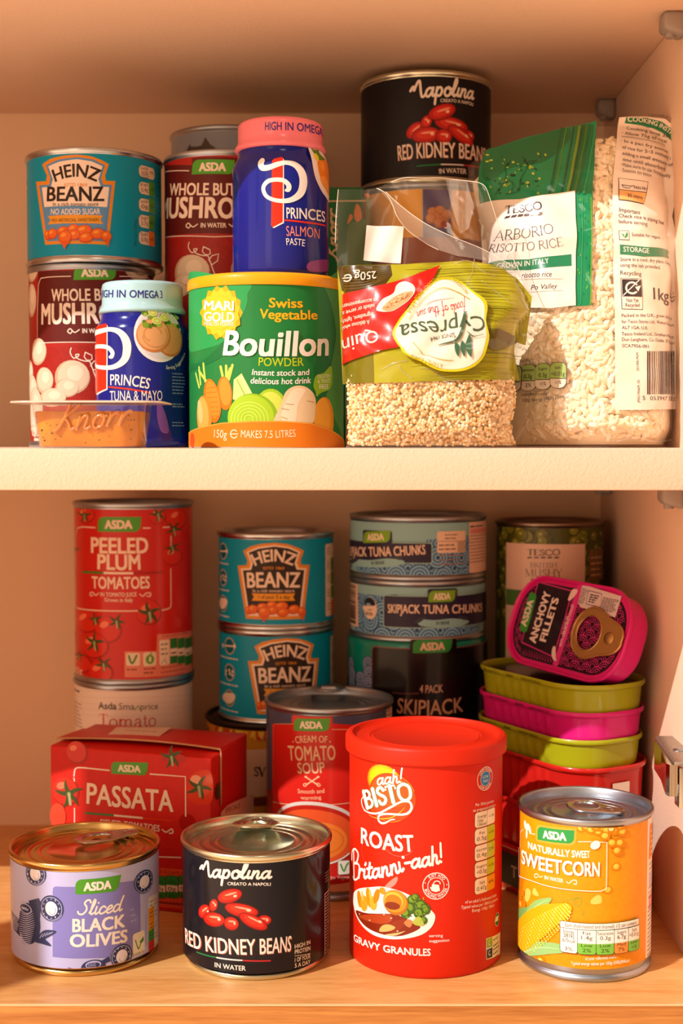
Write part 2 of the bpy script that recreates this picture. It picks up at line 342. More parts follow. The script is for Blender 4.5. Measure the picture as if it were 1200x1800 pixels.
# ------------------------------------------------------------------ printed artwork
class Art:
    """flat artwork in surface coordinates (u, v) in mm; points are given in pixels of a crop of the photograph"""
    def __init__(s, P, mapf, k, step=(None, None), finish='paper', eps=0.03):
        s.P, s.mapf, s.k, s.step, s.finish, s.eps = P, mapf, k, step, finish, eps
        s.els = []; s.crop(0, 0, 1); s.shift = None; s.fs = False; s.vclip = None
    def crop(s, x, y, sc): s.c = (x, y, sc); return s
    def q(s, p):
        u, v = s.P(s.c[0] + p[0] / s.c[2], s.c[1] + p[1] / s.c[2])
        if s.shift:
            (a, b), f, (c, d) = s.shift
            u, v = (u - a) * f + c, (v - b) * f + d
        return (u, v)
    def mm(s, px): return px / s.c[2] * s.k * (s.shift[1] if s.shift else 1)
    def add(s, polys, col, lay=None, copies=0):
        """copies = number of overprinted copies; overlapping pieces of one element get hair-thin steps so they never coincide"""
        polys = [p for p in polys if len(p) > 2]; n_ = len(polys)
        if not polys: return
        bb = (min(q[0] for p in polys for q in p), min(q[1] for p in polys for q in p), max(q[0] for p in polys for q in p), max(q[1] for p in polys for q in p))
        if lay is None:
            lay = 1 + max([e[2] for e in s.els if e[3][0] < bb[2] and e[3][2] > bb[0] and e[3][1] < bb[3] and e[3][3] > bb[1]], default=0)
        s.els.append((polys, col, lay, bb, [(i * copies // n_ if copies else i % 6) * .0036 for i in range(n_)]))
    def fill(s, uv, col):
        tri = tessellate_polygon([[Vector((a, b, 0)) for a, b in uv]])
        s.add([[uv[i] for i in t] for t in tri], col, copies=1)
    def poly(s, pts, col, smooth=False):
        uv = [s.q(p) for p in pts]
        if smooth: uv = catmull(uv, 6, True)
        s.fill(uv, col)
    def rect(s, p0, p1, col, r=0, corners='abcd'):
        a, b = s.q(p0), s.q(p1); s.urect(a[0], b[1], b[0], a[1], col, s.mm(r), corners)
    def urect(s, u0, v0, u1, v1, col, r=0, corners='abcd'):
        """corners a b c d = top left, top right, bottom right, bottom left"""
        if r <= 0: s.add([[(u0, v0), (u1, v0), (u1, v1), (u0, v1)]], col); return
        r = min(r, (u1 - u0) / 2, (v1 - v0) / 2); pts = []
        for cx, cy, a0, n, sx, sy in ((u1 - r, v1 - r, 0, 'b', u1, v1), (u0 + r, v1 - r, 90, 'a', u0, v1), (u0 + r, v0 + r, 180, 'd', u0, v0), (u1 - r, v0 + r, 270, 'c', u1, v0)):
            if n in corners: pts += [(cx + r * math.cos(math.radians(a0 + t)), cy + r * math.sin(math.radians(a0 + t))) for t in (0, 15, 30, 45, 60, 75, 90)]
            else: pts.append((sx, sy))
        s.fill(pts, col)
    def ell(s, c, rx, ry, col, rot=0, n=22, ring=0, arc=None):
        """ellipse; radii in crop pixels; ring = line width in crop pixels"""
        u, v = s.q(c); f_ = 1
        if s.fs: f_ = min(2.6, max(1, (s.q((c[0] + 3, c[1]))[0] - s.q((c[0] - 3, c[1]))[0]) / s.mm(6)))
        rx, ry = s.mm(rx) * f_, s.mm(ry); ca, sa = math.cos(math.radians(rot)), math.sin(math.radians(rot))
        f = lambda t, x, y: (u + x * math.cos(t) * ca - y * math.sin(t) * sa, v + x * math.cos(t) * sa + y * math.sin(t) * ca)
        if ring:
            w_ = s.mm(ring); a0, a1 = arc or (0, 360); ts = [math.radians(a0 + (a1 - a0) * i / n) for i in range(n + 1)]
            s.add([[f(ts[i], rx, ry), f(ts[i], rx - w_, ry - w_), f(ts[i + 1], rx - w_, ry - w_), f(ts[i + 1], rx, ry)] for i in range(n)], col)
        else: s.add([[f(2 * math.pi * i / n, rx, ry) for i in range(n)]], col)
    def line(s, pts, wpx, col, smooth=True, taper=None):
        uv = [s.q(p) for p in pts]; hw = s.mm(wpx) / 2
        if smooth and len(uv) > 2:
            if isinstance(taper, (list, tuple)):
                uv = catmull([(a, b, t) for (a, b), t in zip(uv, taper)], 7)
                s.add(ribbon([(a, b) for a, b, _ in uv], [hw * t for _, _, t in uv]), col); return
            uv = catmull(uv, 7)
        n = len(uv)
        wd = [hw * (.25 + .75 * math.sin(math.pi * (i + .3) / (n - .4))) for i in range(n)] if taper else hw
        s.add(ribbon(uv, wd), col)
    def T(s, txt, pts, h, col, b=0.0, font='sans', shear=0.0, track=None, raw=None):
        """lettering along a baseline through 2 or 3 points (left, middle, right); h = capital height in crop pixels"""
        uv = raw or [s.q(p) for p in pts]; h = h if raw else s.mm(h)
        P, W = _sans(txt, b) if font == 'sans' else _serif(txt, b or .06) if font == 'serif' else _script(txt, b or .12)
        if len(uv) == 2: uv = [uv[0], ((uv[0][0] + uv[1][0]) / 2, (uv[0][1] + uv[1][1]) / 2), uv[1]]
        (x0, y0), (xm, ym), (x1, y1) = uv
        cx, cy = 2 * xm - (x0 + x1) / 2, 2 * ym - (y0 + y1) / 2
        def at(x, y):
            t = (x + shear * y) / W; o = 1 - t
            px, py = o * o * x0 + 2 * o * t * cx + t * t * x1, o * o * y0 + 2 * o * t * cy + t * t * y1
            dx, dy = 2 * o * (cx - x0) + 2 * t * (x1 - cx), 2 * o * (cy - y0) + 2 * t * (y1 - cy)
            l = math.hypot(dx, dy) or 1
            return (px - dy / l * y * h, py + dx / l * y * h)
        s.add([[at(x, y) for x, y in p] for p in P], col, copies=(1 if b <= 0 else 2 if b <= .012 else 5) if font == 'sans' else 0)
    def ring_text(s, txt, c, r, h, col, a_mid, span, inward=False, b=.02):
        """letters on a circle; angles in degrees, 90 = top"""
        u, v = s.q(c); r = s.mm(r); h = s.mm(h); P, W = _sans(txt, b)
        out = []
        for p in P:
            q = []
            for x, y in p:
                t = x / W - .5
                a = math.radians(a_mid - t * span) if not inward else math.radians(a_mid + t * span)
                rr = r + y * h if not inward else r - y * h
                q.append((u + rr * math.cos(a), v + rr * math.sin(a)))
            out.append(q)
        s.add(out, col, copies=5 if b > .012 else 2)
    def micro(s, p0, p1, rows, col, wpx=2.0, ragged=.3):
        """lines of print too small to read: rows of short dashes"""
        a, b = s.q(p0), s.q(p1); out = []; w_ = s.mm(wpx)
        for i in range(rows):
            v = a[1] + (b[1] - a[1]) * (i + .5) / rows; u = a[0]; end = b[0] - (b[0] - a[0]) * ragged * random.random()
            while u < end:
                l = min(w_ * random.uniform(1.5, 5), end - u)
                out.append([(u, v - w_ * .5), (u + l, v - w_ * .5), (u + l, v + w_ * .5), (u, v + w_ * .5)]); u += l + w_ * .8
        s.add(out, col)
    def asda(s, tl, tr, br, bl, g='#4f9e2c', wt='#f6efe4', outline=None):
        A, B, C, D = s.q(tl), s.q(tr), s.q(br), s.q(bl)
        def lerp(p, q, t): return (p[0] + (q[0] - p[0]) * t, p[1] + (q[1] - p[1]) * t)
        hgt = math.dist(A, D); wid = math.dist(A, B); ru, rv = min(.5, .42 * hgt / wid), .42
        def bil(x, y): return lerp(lerp(D, C, x), lerp(A, B, x), y)
        def shape(g_):
            pts = [bil(1 + g_, 1 + g_ * wid / hgt)]
            pts += [bil(-g_ + ru * (1 - math.sin(t)), 1 + g_ * wid / hgt - rv * (1 - math.cos(t))) for t in [math.pi / 2 * i / 6 for i in range(7)]]
            pts += [bil(-g_, -g_ * wid / hgt)]
            pts += [bil(1 + g_ - ru * (1 - math.sin(t)), -g_ * wid / hgt + rv * (1 - math.cos(t))) for t in [math.pi / 2 * i / 6 for i in range(7)]]
            return pts
        if outline: s.fill(shape(.05), outline)
        s.fill(shape(0), g)
        s.T('ASDA', None, hgt * .54, wt, b=.08, raw=[bil(.18, .22), bil(.5, .22), bil(.82, .22)])
    def build(s, name, parent, base=None, extra=None, loc=None):
        """makes ONE mesh of all the print; base = (verts, faces, normals, ink) laid under it"""
        V, N, Fc, MI, mats, idx = [], [], [], [], [], {}
        def mi(col):
            m = ink(col, s.finish) if isinstance(col, str) else col
            if m.name not in idx: idx[m.name] = len(mats); mats.append(m)
            return idx[m.name]
        if base:
            bv, bf, bn, bc = base
            V += bv; N += bn; Fc += bf; MI += [mi(bc)] * len(bf)
        su, sv = s.step
        for polys, col, lay, bb, subs in s.els:
            m = mi(col); seen = {}
            for p, sb in zip(polys, subs):
                ar = sum(p[i - 1][0] * p[i][1] - p[i][0] * p[i - 1][1] for i in range(len(p)))
                if abs(ar) < 1e-7: continue
                if ar < 0: p = p[::-1]
                if s.vclip:
                    p = clip_v(p, s.vclip)
                    if len(p) < 3: continue
                for piece in slice_poly(slice_poly([p], 0, su), 1, sv) if (su or sv) else [p]:
                    f = []
                    for u, v in piece:
                        key = (round(u, 4), round(v, 4), sb)
                        if key not in seen:
                            co, no = s.mapf(u, v, lay * s.eps + sb); seen[key] = len(V); V.append(co); N.append(no)
                        if seen[key] not in f: f.append(seen[key])
                    if len(f) > 2: Fc.append(tuple(f)); MI.append(m)
        return mesh(name, V, Fc, mats, parent, mi=MI, normals=N, loc=loc)
def clip_v(p, lim):
    for sg, c in ((1, lim[0]), (-1, -lim[1])):
        q = []
        for i in range(len(p)):
            a, b = p[i], p[(i + 1) % len(p)]; da, db = sg * a[1] - c, sg * b[1] - c
            if da >= 0: q.append(a)
            if da * db < 0: t = da / (da - db); q.append((a[0] + (b[0] - a[0]) * t, a[1] + (b[1] - a[1]) * t))
        p = q
        if len(p) < 3: return p
    return p
def slice_poly(polys, ax, step):
    if not step: return polys
    out = []
    for p in polys:
        lo = min(q[ax] for q in p); hi = max(q[ax] for q in p)
        if hi - lo < step * 1.05: out.append(p); continue
        k = math.floor(lo / step) + 1; rest = p
        while k * step < hi - 1e-6 and len(rest) > 2:
            c = k * step; A, B = [], []
            for i in range(len(rest)):
                a, b = rest[i], rest[(i + 1) % len(rest)]
                (A if a[ax] <= c else B).append(a)
                if (a[ax] - c) * (b[ax] - c) < 0:
                    t = (c - a[ax]) / (b[ax] - a[ax]); m = (a[0] + (b[0] - a[0]) * t, a[1] + (b[1] - a[1]) * t)
                    A.append(m); B.append(m)
            if len(A) > 2: out.append(A)
            rest = B; k += 1
        if len(rest) > 2: out.append(rest)
    return out
def cyl_art(cx, cy, R, z, finish='paper'):
    """artwork wrapped round an upright cylinder; u = arc length from the side facing out of the cupboard"""
    def P(px, py):
        d = ray(px, py); ox, oy = -cx, -DIST - cy
        a = d.x ** 2 + d.y ** 2; b = ox * d.x + oy * d.y; c = ox * ox + oy * oy - R * R
        t = (-b - math.sqrt(max(0, b * b - a * c))) / a
        X, Y = ox + d.x * t, oy + d.y * t
        return R * math.atan2(X, -Y), d.z * t
    def mapf(u, v, off):
        t = u / R; sn, cs = math.sin(t), math.cos(t)
        return (cx + (R + off) * sn, cy - (R + off) * cs, v), (sn, -cs, 0)
    return Art(P, mapf, (DIST + cy - R) / F_PX, (1.4, None), finish)
def cyl_base(cx, cy, R, z0, z1, col, seg=150):
    V, N, Fc = [], [], []
    for z in (z0, z1):
        for i in range(seg):
            t = 2 * math.pi * i / seg; V.append((cx + R * math.sin(t), cy - R * math.cos(t), z)); N.append((math.sin(t), -math.cos(t), 0))
    Fc = [(i, (i + 1) % seg, seg + (i + 1) % seg, seg + i) for i in range(seg)]
    return V, Fc, N, col
def plane_art(o, e1, e2, finish='paper', step=(None, None)):
    o, e1, e2 = Vector(o), Vector(e1).normalized(), Vector(e2).normalized(); n = e1.cross(e2)
    def P(px, py):
        d = ray(px, py); c = Vector((0, -DIST, 0)); t = (o - c).dot(n) / d.dot(n); h = c + d * t - o
        return h.dot(e1), h.dot(e2)
    def mapf(u, v, off): return tuple(o + e1 * u + e2 * v + n * off), tuple(n)
    return Art(P, mapf, (o.y + DIST) / F_PX, step, finish)

# ------------------------------------------------------------------ the cupboard
FLOOR, SHELF, SHELF_U, CEIL, BACK, WALL_R, WALL_L = -241.0, -2.15, -19.9, 202.6, 276.0, 161.5, -430.0
def setting(name, b, m, bevel=0.6):
    o = add_box(name, b, m, None, bevel=bevel, smooth=True); o['kind'] = 'structure'; return o
setting('wall_back', (WALL_L - 18, WALL_R + 18, BACK, BACK + 6, -262, CEIL + 90), BACKM, 0)
setting('wall_right', (WALL_R, WALL_R + 18, 0, BACK, -262, CEIL + 90), CREAM)
setting('wall_left', (WALL_L - 18, WALL_L, 0, BACK, -262, CEIL + 90), CREAM)
setting('trim_1', (WALL_L, WALL_R, 0.6, BACK, SHELF_U, SHELF), CREAM, 0.8)
setting('ceiling', (WALL_L, WALL_R, 0.6, BACK, CEIL, CEIL + 18), CREAM, 0.8)
setting('floor', (WALL_L, WALL_R, 0.8, BACK, FLOOR - 18, FLOOR), WOOD, 0)
setting('trim_2', (WALL_L - 18, WALL_R + 18, -1.2, 0.8, FLOOR - 18, FLOOR + 0.1), WOODEDGE, 0.5)
o_ = setting('highlight_strip', (WALL_L - 18, WALL_R + 18, -1.5, 0.5, FLOOR - .35, FLOOR + 0.14), mat('painted_edge_highlight', '#ecc590', .3), 0.2)  # thin pale strip: the highlight along the floor's front edge, painted in
# unseen bar, added to throw the upright band of shade at the left
setting('shade_bar', (-706, -694, -452, -360, 190, 470), mat('white_paint', '#e9e4da', .4), 1.5)

def at_z(px, py, z):
    y = z / slope(py) - DIST
    return (x_at(px, y, z), y, z)
for i, (y0, top, txt) in enumerate(((74, CEIL, 'grey shelf support peg at front under the upper shelf, top right of picture'), (238, CEIL, 'small grey shelf support peg in the back corner under the upper shelf'),
                                    (66, SHELF_U, 'grey shelf support peg at front under the middle shelf on the right panel'), (238, SHELF_U, 'grey shelf support peg in the back corner under the middle shelf'))):
    h = root('shelf_support', txt, 'shelf peg', (WALL_R, y0 + 6, top), 'plastic shelf support pegs')
    V, Fc = bm_out(box_bm(WALL_R - 10.5, WALL_R, y0, y0 + 13, top - 11.5, top, bevel=2.2, segs=3))
    V = [(x, y, z + (WALL_R - x) * (.30 if z < top - 6 else 0)) for x, y, z in V]
    mesh('peg_body', V, Fc, GREYP, h, sharp=50)
    mesh('pin', *lathe([(0, 0), (2.4, 0), (2.4, 3), (0, 3)], WALL_R - 6, y0 + 6.5, top - 12.2 + 1, 20), GREYP, h, sharp=40)

# ------------------------------------------------------------------ builders
def ring_pull(parent, nose, end, width, n=(0, 0, 1), m=STEEL, lift=0.0, th=0.9):
    a, b, n = Vector(nose), Vector(end), Vector(n).normalized(); e1 = (b - a); L = e1.length; e1.normalize(); e2 = n.cross(e1)
    W = width
    half = [(0, 0), (.02, .15), (.12, .27), (.35, .36), (.66, .5), (.9, .36), (.985, .14), (1, 0)]
    out = catmull([(x * L, y * W) for x, y in half] + [(x * L, -y * W) for x, y in half[-2:0:-1]], 4, True)
    ring = lambda cx, rx, ry, k: [(cx + rx * math.cos(-2 * math.pi * i / k), ry * math.sin(-2 * math.pi * i / k)) for i in range(k)]
    hole = ring(.67 * L, .25 * L, .35 * W, 24); riv = ring(.24 * L, .10 * L, .12 * W, 14)
    def w3(p, h): return tuple(a + e1 * p[0] + e2 * p[1] + n * (h + lift * p[0]))
    loops = [out, hole, riv]; flat = [p for l in loops for p in l]
    tri = tessellate_polygon([[Vector((x, y, 0)) for x, y in l] for l in loops])
    k = len(flat); V = [w3(p, .5 + th) for p in flat] + [w3(p, .5) for p in flat]; Fc = [tuple(t) for t in tri] + [tuple(i + k for i in t[::-1]) for t in tri]
    s = 0
    for l in loops:
        c = len(l)
        Fc += [(s + i, s + (i + 1) % c, s + (i + 1) % c + k, s + i + k) for i in range(c)]; s += c
    parts = [(V, Fc), tube([w3(p, .5 + th * .55) for p in out], th * .72, 7, True), tube([w3(p, .5 + th * .6) for p in hole], th * .6, 7, True)]
    rv = [(w3((.24 * L + r * math.cos(t), r * math.sin(t)), h)) for r, h in ((.085 * L, 0), (.085 * L, th + .3), (.05 * L, th + .9), (.001, th + 1)) for t in [2 * math.pi * i / 14 for i in range(14)]]
    parts.append((rv, [(j * 14 + i, j * 14 + (i + 1) % 14, (j + 1) * 14 + (i + 1) % 14, (j + 1) * 14 + i) for j in range(3) for i in range(14)]))
    return mesh('ring_pull', *join(*parts), m, parent, sharp=50)
def tin_can(name, label, cat, x, y, z, r, h, metal=STEEL, rim=None, foot=0.0, group=None, recess=4.2, lidmat=None, beads=(), rimh=2.6, lidrings=True):
    """round can: walls with rolled seams top and bottom, and a recessed lid; foot = how much the base is drawn in"""
    H = root(name, label, cat, (x, y, z), group); R = r - 1.0; rb = r - foot
    pr = [(0, 2.2), (rb - 3.2, 2.2), (rb - 2.4, .5), (rb - 1.7, 0), (rb - .7, 0), (rb - .1, .5), (rb, 1.1), (rb, rimh - .5), (rb - .5, rimh)]
    pr += [(rb - 1.0, rimh + .6), (min(R, rb - 1.0 + foot * .5), rimh + .8 + foot * .9), (R, rimh + 1.2 + foot * 1.8)]
    for b0, b1, d in beads: pr += [(R, b0), (R - d, b0 + .8), (R - d, b1 - .8), (R, b1)]
    pr += [(R, h - rimh - .9), (r - .6, h - rimh - .2), (r, h - rimh + .4), (r, h - .9), (r - .3, h - .25), (r - .9, h), (r - 1.5, h - .3), (r - 1.9, h - 1.0), (r - 2.3, h - recess)]
    mesh('can_body', *lathe(pr, x, y, z), rim or metal, H, sharp=60)
    q = h - recess
    lp = [(r - 2.3, q + .3), (r - 2.9, q - .3), (r - 3.8, q - .3), (r - 4.6, q + .5), (.82 * r, q + .6)]
    if lidrings:
        for f in (.76, .62, .5): lp += [(f * r + 1.2, q + .6), (f * r + .6, q + 1.0), (f * r - .4, q + 1.0), (f * r - 1.0, q + .5)]
    lp += [(.2 * r, q + .5), (0, q + .5)]
    mesh('lid', *lathe(lp, x, y, z, 96), lidmat or rim or metal, H, sharp=60)
    H['R'] = R; H['g'] = (x, y, z, r, h)
    return H
def can_art(H, finish='paper', gap=0.14): x, y, z, r, h = H['g']; return cyl_art(x, y, H['R'] + gap, z, finish)
def can_label(H, A, v0, v1, col, name='printed_label'):
    """v0, v1 = height of the label's lower and upper edge above the base of the can"""
    x, y, z, r, h = H['g']; A.vclip = (z + v0 + .1, z + v1 - .1)
    return A.build(name, H, base=cyl_base(x, y, H['R'] + .12, z + v0, z + v1, col))
def rrect(L, W, r, n=8):
    r = min(r, L / 2 - .01, W / 2 - .01); out = []
    for cx, cy, a0 in ((L / 2 - r, W / 2 - r, 0), (-L / 2 + r, W / 2 - r, 90), (-L / 2 + r, -W / 2 + r, 180), (L / 2 - r, -W / 2 + r, 270)):
        out += [(cx + r * math.cos(math.radians(a0 + 90 * i / n)), cy + r * math.sin(math.radians(a0 + 90 * i / n))) for i in range(n + 1)]
    return out
def oblong_tin(name, label, cat, frame, L, W, r, H_, m, lidm, group=None, flutes=True, recess=3.2, taper=1.5):
    """frame = (centre of the lid rim, long axis, short axis, up); walls hang below the rim"""
    c, e1, e2, up = frame; e1, e2, up = Vector(e1).normalized(), Vector(e2).normalized(), Vector(up).normalized(); c = Vector(c)
    Hn = root(name, label, cat, tuple(c - up * H_), group)
    N = 160
    def ring(o, z, fl=0):
        base = rrect(L + 2 * o, W + 2 * o, r + o, 8); pts = []
        per = [math.dist(base[i], base[(i + 1) % len(base)]) for i in range(len(base))]; tot = sum(per); i = 0; acc = 0
        for k in range(N):
            t = tot * k / N
            while acc + per[i] < t: acc += per[i]; i += 1
            f = (t - acc) / per[i]; a, b = base[i], base[(i + 1) % len(base)]
            x, y = a[0] + (b[0] - a[0]) * f, a[1] + (b[1] - a[1]) * f
            if fl and abs(x) < L / 2 - r - 1 and abs(y) > W / 2 - 4: y += math.copysign(fl * max(0, math.sin(x * 2 * math.pi / 7.2)) ** .7, y) if math.sin(x * 2 * math.pi / 7.2) > 0 else 0
            pts.append(tuple(c + e1 * x + e2 * y + up * (z - H_)))
        return pts
    tp = taper; fl = .8 if flutes else 0
    rows = [(-8, .8, 0), (-tp - 3.5, .8, 0), (-tp - 2, .2, 0), (-tp - .6, .6, 0), (-tp, 1.8, 0), (-tp * .85, 3.0, 0), (-tp * .8, 3.8, fl), (-tp * .3, H_ - 5.2, fl), (-tp * .2, H_ - 4.4, 0), (-.2, H_ - 3.2, 0),
            (1.0, H_ - 2.7, 0), (1.4, H_ - 1.9, 0), (1.4, H_ - .7, 0), (.9, H_, 0), (.1, H_ - .2, 0), (-.4, H_ - 1.0, 0), (-.6, H_ - recess, 0)]
    V, Fc = [], []
    for o, z, f in rows: V += ring(o, z, f)
    for j in range(len(rows) - 1):
        Fc += [(j * N + i, j * N + (i + 1) % N, (j + 1) * N + (i + 1) % N, (j + 1) * N + i) for i in range(N)]
    Fc.append(tuple(range(N))[::-1])
    mesh('tin_body', V, Fc, m, Hn, sharp=60)
    lr = ring(-.6, H_ - recess) + ring(-3.2, H_ - recess + .7) + ring(-5.0, H_ - recess + .8)
    mesh('lid', lr, [(j * N + i, j * N + (i + 1) % N, (j + 1) * N + (i + 1) % N, (j + 1) * N + i) for j in range(2) for i in range(N)] + [tuple(2 * N + i for i in range(N))], lidm, Hn, sharp=60)
    Hn['frame'] = (c - up * (recess - .8), e1, e2, up)
    return Hn

# ================================================================== LOWER SHELF, front row
# ---- sliced olives
H = tin_can('olive_can', 'short lilac can of sliced black olives, leftmost on the wooden cupboard floor', 'can', -121.5, 62.5, FLOOR, 35.5, 52.4, rim=GOLD, foot=2.4, recess=4.5)
A = can_art(H, 'gloss').crop(20, 1500, 4.444); A.fs = True
NAVY, LIL, LILD = '#2f3a68', '#b9bcec', '#8280cc'
A.poly([(322, 300), (326, 268), (345, 258), (500, 262), (700, 245), (860, 226), (1000, 204), (1006, 400), (1010, 778), (860, 806), (640, 818), (322, 808)], LILD)
A.asda((500, 205), (858, 166), (832, 290), (500, 320))
A.T('Sliced', [(520, 478), (690, 472), (858, 448)], 118, '#f6efe4', b=.12, font='script')
A.T('BLACK', [(475, 612), (682, 604), (888, 572)], 101, '#f6efe4', b=.05)
A.T('OLIVES', [(455, 728), (690, 722), (905, 688)], 98, '#f6efe4', b=.05)
def olive_ring(c, rx, ry, rot):
    A.ell(c, rx, ry, NAVY, rot); A.ell((c[0] - 3, c[1] + 3), rx * .94, ry * .94, LIL, rot, ring=2.5, arc=(150, 330))
    A.ell(c, rx * .86, ry * .88, LIL, rot, ring=5); A.ell(c, rx * .5, ry * .55, '#e9e4f5', rot); A.ell((c[0] + 6, c[1] + 8), rx * .3, ry * .38, NAVY, rot, ring=3, arc=(200, 380))
    for i in range(12):
        t = i * math.pi / 6
        A.ell((c[0] + rx * .68 * math.cos(t), c[1] + ry * .7 * math.sin(t)), 5, 5 if i % 2 else 9, LIL, n=8)
for c, rx, ry, rot in (((186, 160), 82, 98, 12), ((312, 432), 95, 108, 8), ((1040, 222), 78, 98, -12), ((862, 802), 88, 98, -18)): olive_ring(c, rx, ry, rot)
A.poly([(135, 370), (215, 350), (235, 400), (220, 545), (160, 430)], NAVY)
A.poly([(0, 440), (70, 520), (70, 650), (20, 590)], NAVY); A.micro((8, 470), (66, 620), 9, LIL, 6)
A.ell((135, 548), 82, 168, NAVY, -4)
for i in range(15): A.line([(64 + abs(i - 7) * 2, 462 + i * 17), (120, 478 + i * 16), (188 - abs(i - 6) * 3, 452 + i * 17)], 7, LIL, taper=True)
A.ell((110, 428), 48, 42, LIL, 0); A.ell((112, 430), 40, 34, NAVY); A.micro((85, 410), (140, 450), 4, LIL, 5)
A.poly([(200, 660), (260, 600), (352, 610), (280, 660), (215, 690)], NAVY, True); A.poly([(190, 690), (245, 660), (312, 722), (240, 705)], NAVY, True)
for i in range(5): A.line([(225 + i * 20, 660 - i * 8), (245 + i * 20, 625 - i * 3)], 5, LIL, False)
A.poly([(440, 890), (560, 915), (520, 925), (460, 915)], NAVY); A.ell((642, 890), 98, 62, NAVY); A.ell((640, 870), 62, 32, LIL); A.ell((640, 874), 52, 24, NAVY)
A.micro((600, 850), (680, 890), 4, LIL, 5); A.poly([(700, 840), (760, 805), (775, 840), (730, 860)], NAVY)
for i in range(4): A.line([(560, 890 + i * 9), (600, 912 + i * 6), (650, 920 + i * 6)], 4, LIL, taper=True)
A.rect((948, 632), (1040, 772), '#ece6d8', 22); A.line([(968, 680), (992, 745), (1012, 690), (1030, 655)], 12, '#4f8f35'); A.poly([(1000, 690), (1030, 650), (1032, 680), (1010, 705)], '#4f8f35')
A.T('Suitable for', [(945, 806), (1040, 770)], 24, '#4a4468'); A.micro((942, 815), (1036, 822), 1, '#4a4468', 6)
for i, (c1, c2) in enumerate((('#e9e4da', '#e9e4da'), ('#ef9a1e', '#e9e4da'), ('#ef9a1e', '#e9e4da'), ('#3f9a3a', '#e9e4da'), ('#d02a20', '#e9e4da'))):
    y = 348 + i * 87; A.rect((1070, y), (1112, y + 84), c1, 10, 'ad'); A.rect((1114, y - 20), (1142, y + 62), c2, 4)
    A.micro((1080, y + 20), (1106, y + 60), 2, NAVY, 7); A.micro((1118, y + 5), (1138, y + 40), 2, NAVY, 6)
A.micro((1046, 480), (1056, 720), 20, '#6a64a0', 5)
A.micro((930, 420), (978, 540), 3, '#a79fd6', 12)
can_label(H, A, 4.6, 48.6, LIL)
ring_pull(H, at_z(240, 1464, -191.5), at_z(136, 1485, -191.5), 15, m=STEEL, lift=.02)

# ---- red kidney beans, small can (the same label is used again on the upper shelf)
def napolina(A, full=True, up=None):
    A.crop(320, 1490, 4.444); WH = '#f3e6da'
    A.T('Napol', [(158, 226), (310, 236), (500, 240)], 126, WH, b=.15, font='script'); A.T('jna', [(500, 238), (690, 240)], 118, WH, b=.15, font='script')
    A.T('CREATO A NAPOLI', [(355, 292), (520, 296), (690, 297)], 24, WH, b=.015)
    for c, rx, ry, rot in (((170, 498), 68, 46, 38), ((245, 450), 34, 52, -30), ((640, 568), 52, 38, -5), ((462, 490), 124, 50, -8), ((370, 378), 98, 50, 20),
                           ((246, 560), 96, 54, 6), ((555, 578), 112, 46, -27), ((385, 592), 56, 50, 0)):
        rx, ry = rx * 1.1, ry * 1.08; A.ell(c, rx * 1.03, ry * 1.05, '#7d0f0c', rot); A.ell((c[0], c[1] - 2), rx * .95, ry * .9, '#c01a12', rot); A.ell((c[0] + 4, c[1] - ry * .1), rx * .72, ry * .6, '#d93420', rot)
        A.ell((c[0] + rx * .1, c[1] - ry * .32), rx * .5, ry * .13, '#f4a184', rot); A.ell((c[0] + rx * .42, c[1] - ry * .02), rx * .14, ry * .2, '#f7c0a4', rot)
    b0, h0 = ((26, 742), (440, 834), (848, 808)), 122
    fl = (((115, 815), (272, 858), '#1f7a45'), ((272, 858), (475, 880), '#e9e4e2'), ((475, 880), (688, 882), '#c22a2c')); iw, ih, lw = ((255, 932), (375, 952), (496, 961)), 38, 11
    if up:
        A.shift = None; A.P = up; A.crop(560, 100, 3.529); b0, h0 = ((495, 645), (760, 624), (1030, 660)), 90
        fl = (((610, 678), (760, 667), '#1f7a45'), ((760, 667), (900, 672), '#e9e4e2'), ((900, 672), (1010, 690), '#c22a2c')); iw, ih, lw = ((748, 725), (832, 721), (916, 727)), 30, 8
    for d, col in ((.04, '#b4573a'), (0, WH)): A.T('RED KIDNEY BEANS', [(x + d * h0, y + d * h0) for x, y in b0], h0, col, b=.02)
    for p, q, col in fl: A.line([p, q], lw, col, False)
    A.T('IN WATER', list(iw), ih, WH, b=.02)
    if full:
        for t, y0, y1 in (('HIGH IN', 790, 752), ('PROTEIN', 832, 800), ('1 OF YOUR', 894, 862), ('5 A DAY', 938, 906)): A.T(t, [(879, y0), (1000, y1)], 34, WH, b=.02)
        A.line([(880, 846), (1000, 826)], 4, WH, False)
        A.micro((1118, 190), (1150, 240), 4, '#b98f86', 7); A.rect((1112, 360), (1158, 850), '#e3b7a6', 4); A.rect((1116, 366), (1158, 842), '#17131c', 3); A.micro((1119, 372), (1152, 830), 22, '#e3b7a6', 9)
        A.poly([(560, 1010), (570, 985), (650, 985), (665, 995), (640, 1008), (590, 1006)], '#1a1a1c', True)
H = tin_can('kidney_bean_can', 'short black can of red kidney beans in water, between the lilac can and red tub', 'can', -40.0, 57.9, FLOOR, 35.5, 57.9, rim=PALEGOLD, foot=2.6, recess=4.5, lidmat=PALEGOLD, group='black kidney bean cans')
A = can_art(H, 'gloss'); napolina(A); REF_NAPO = (A.P, A.P(411, 1540))
can_label(H, A, 4.0, 54.0, '#14131b')
ring_pull(H, at_z(450, 1443, -186), at_z(449, 1477, -186), 21, m=PALEGOLD, lift=.16, th=1.2)

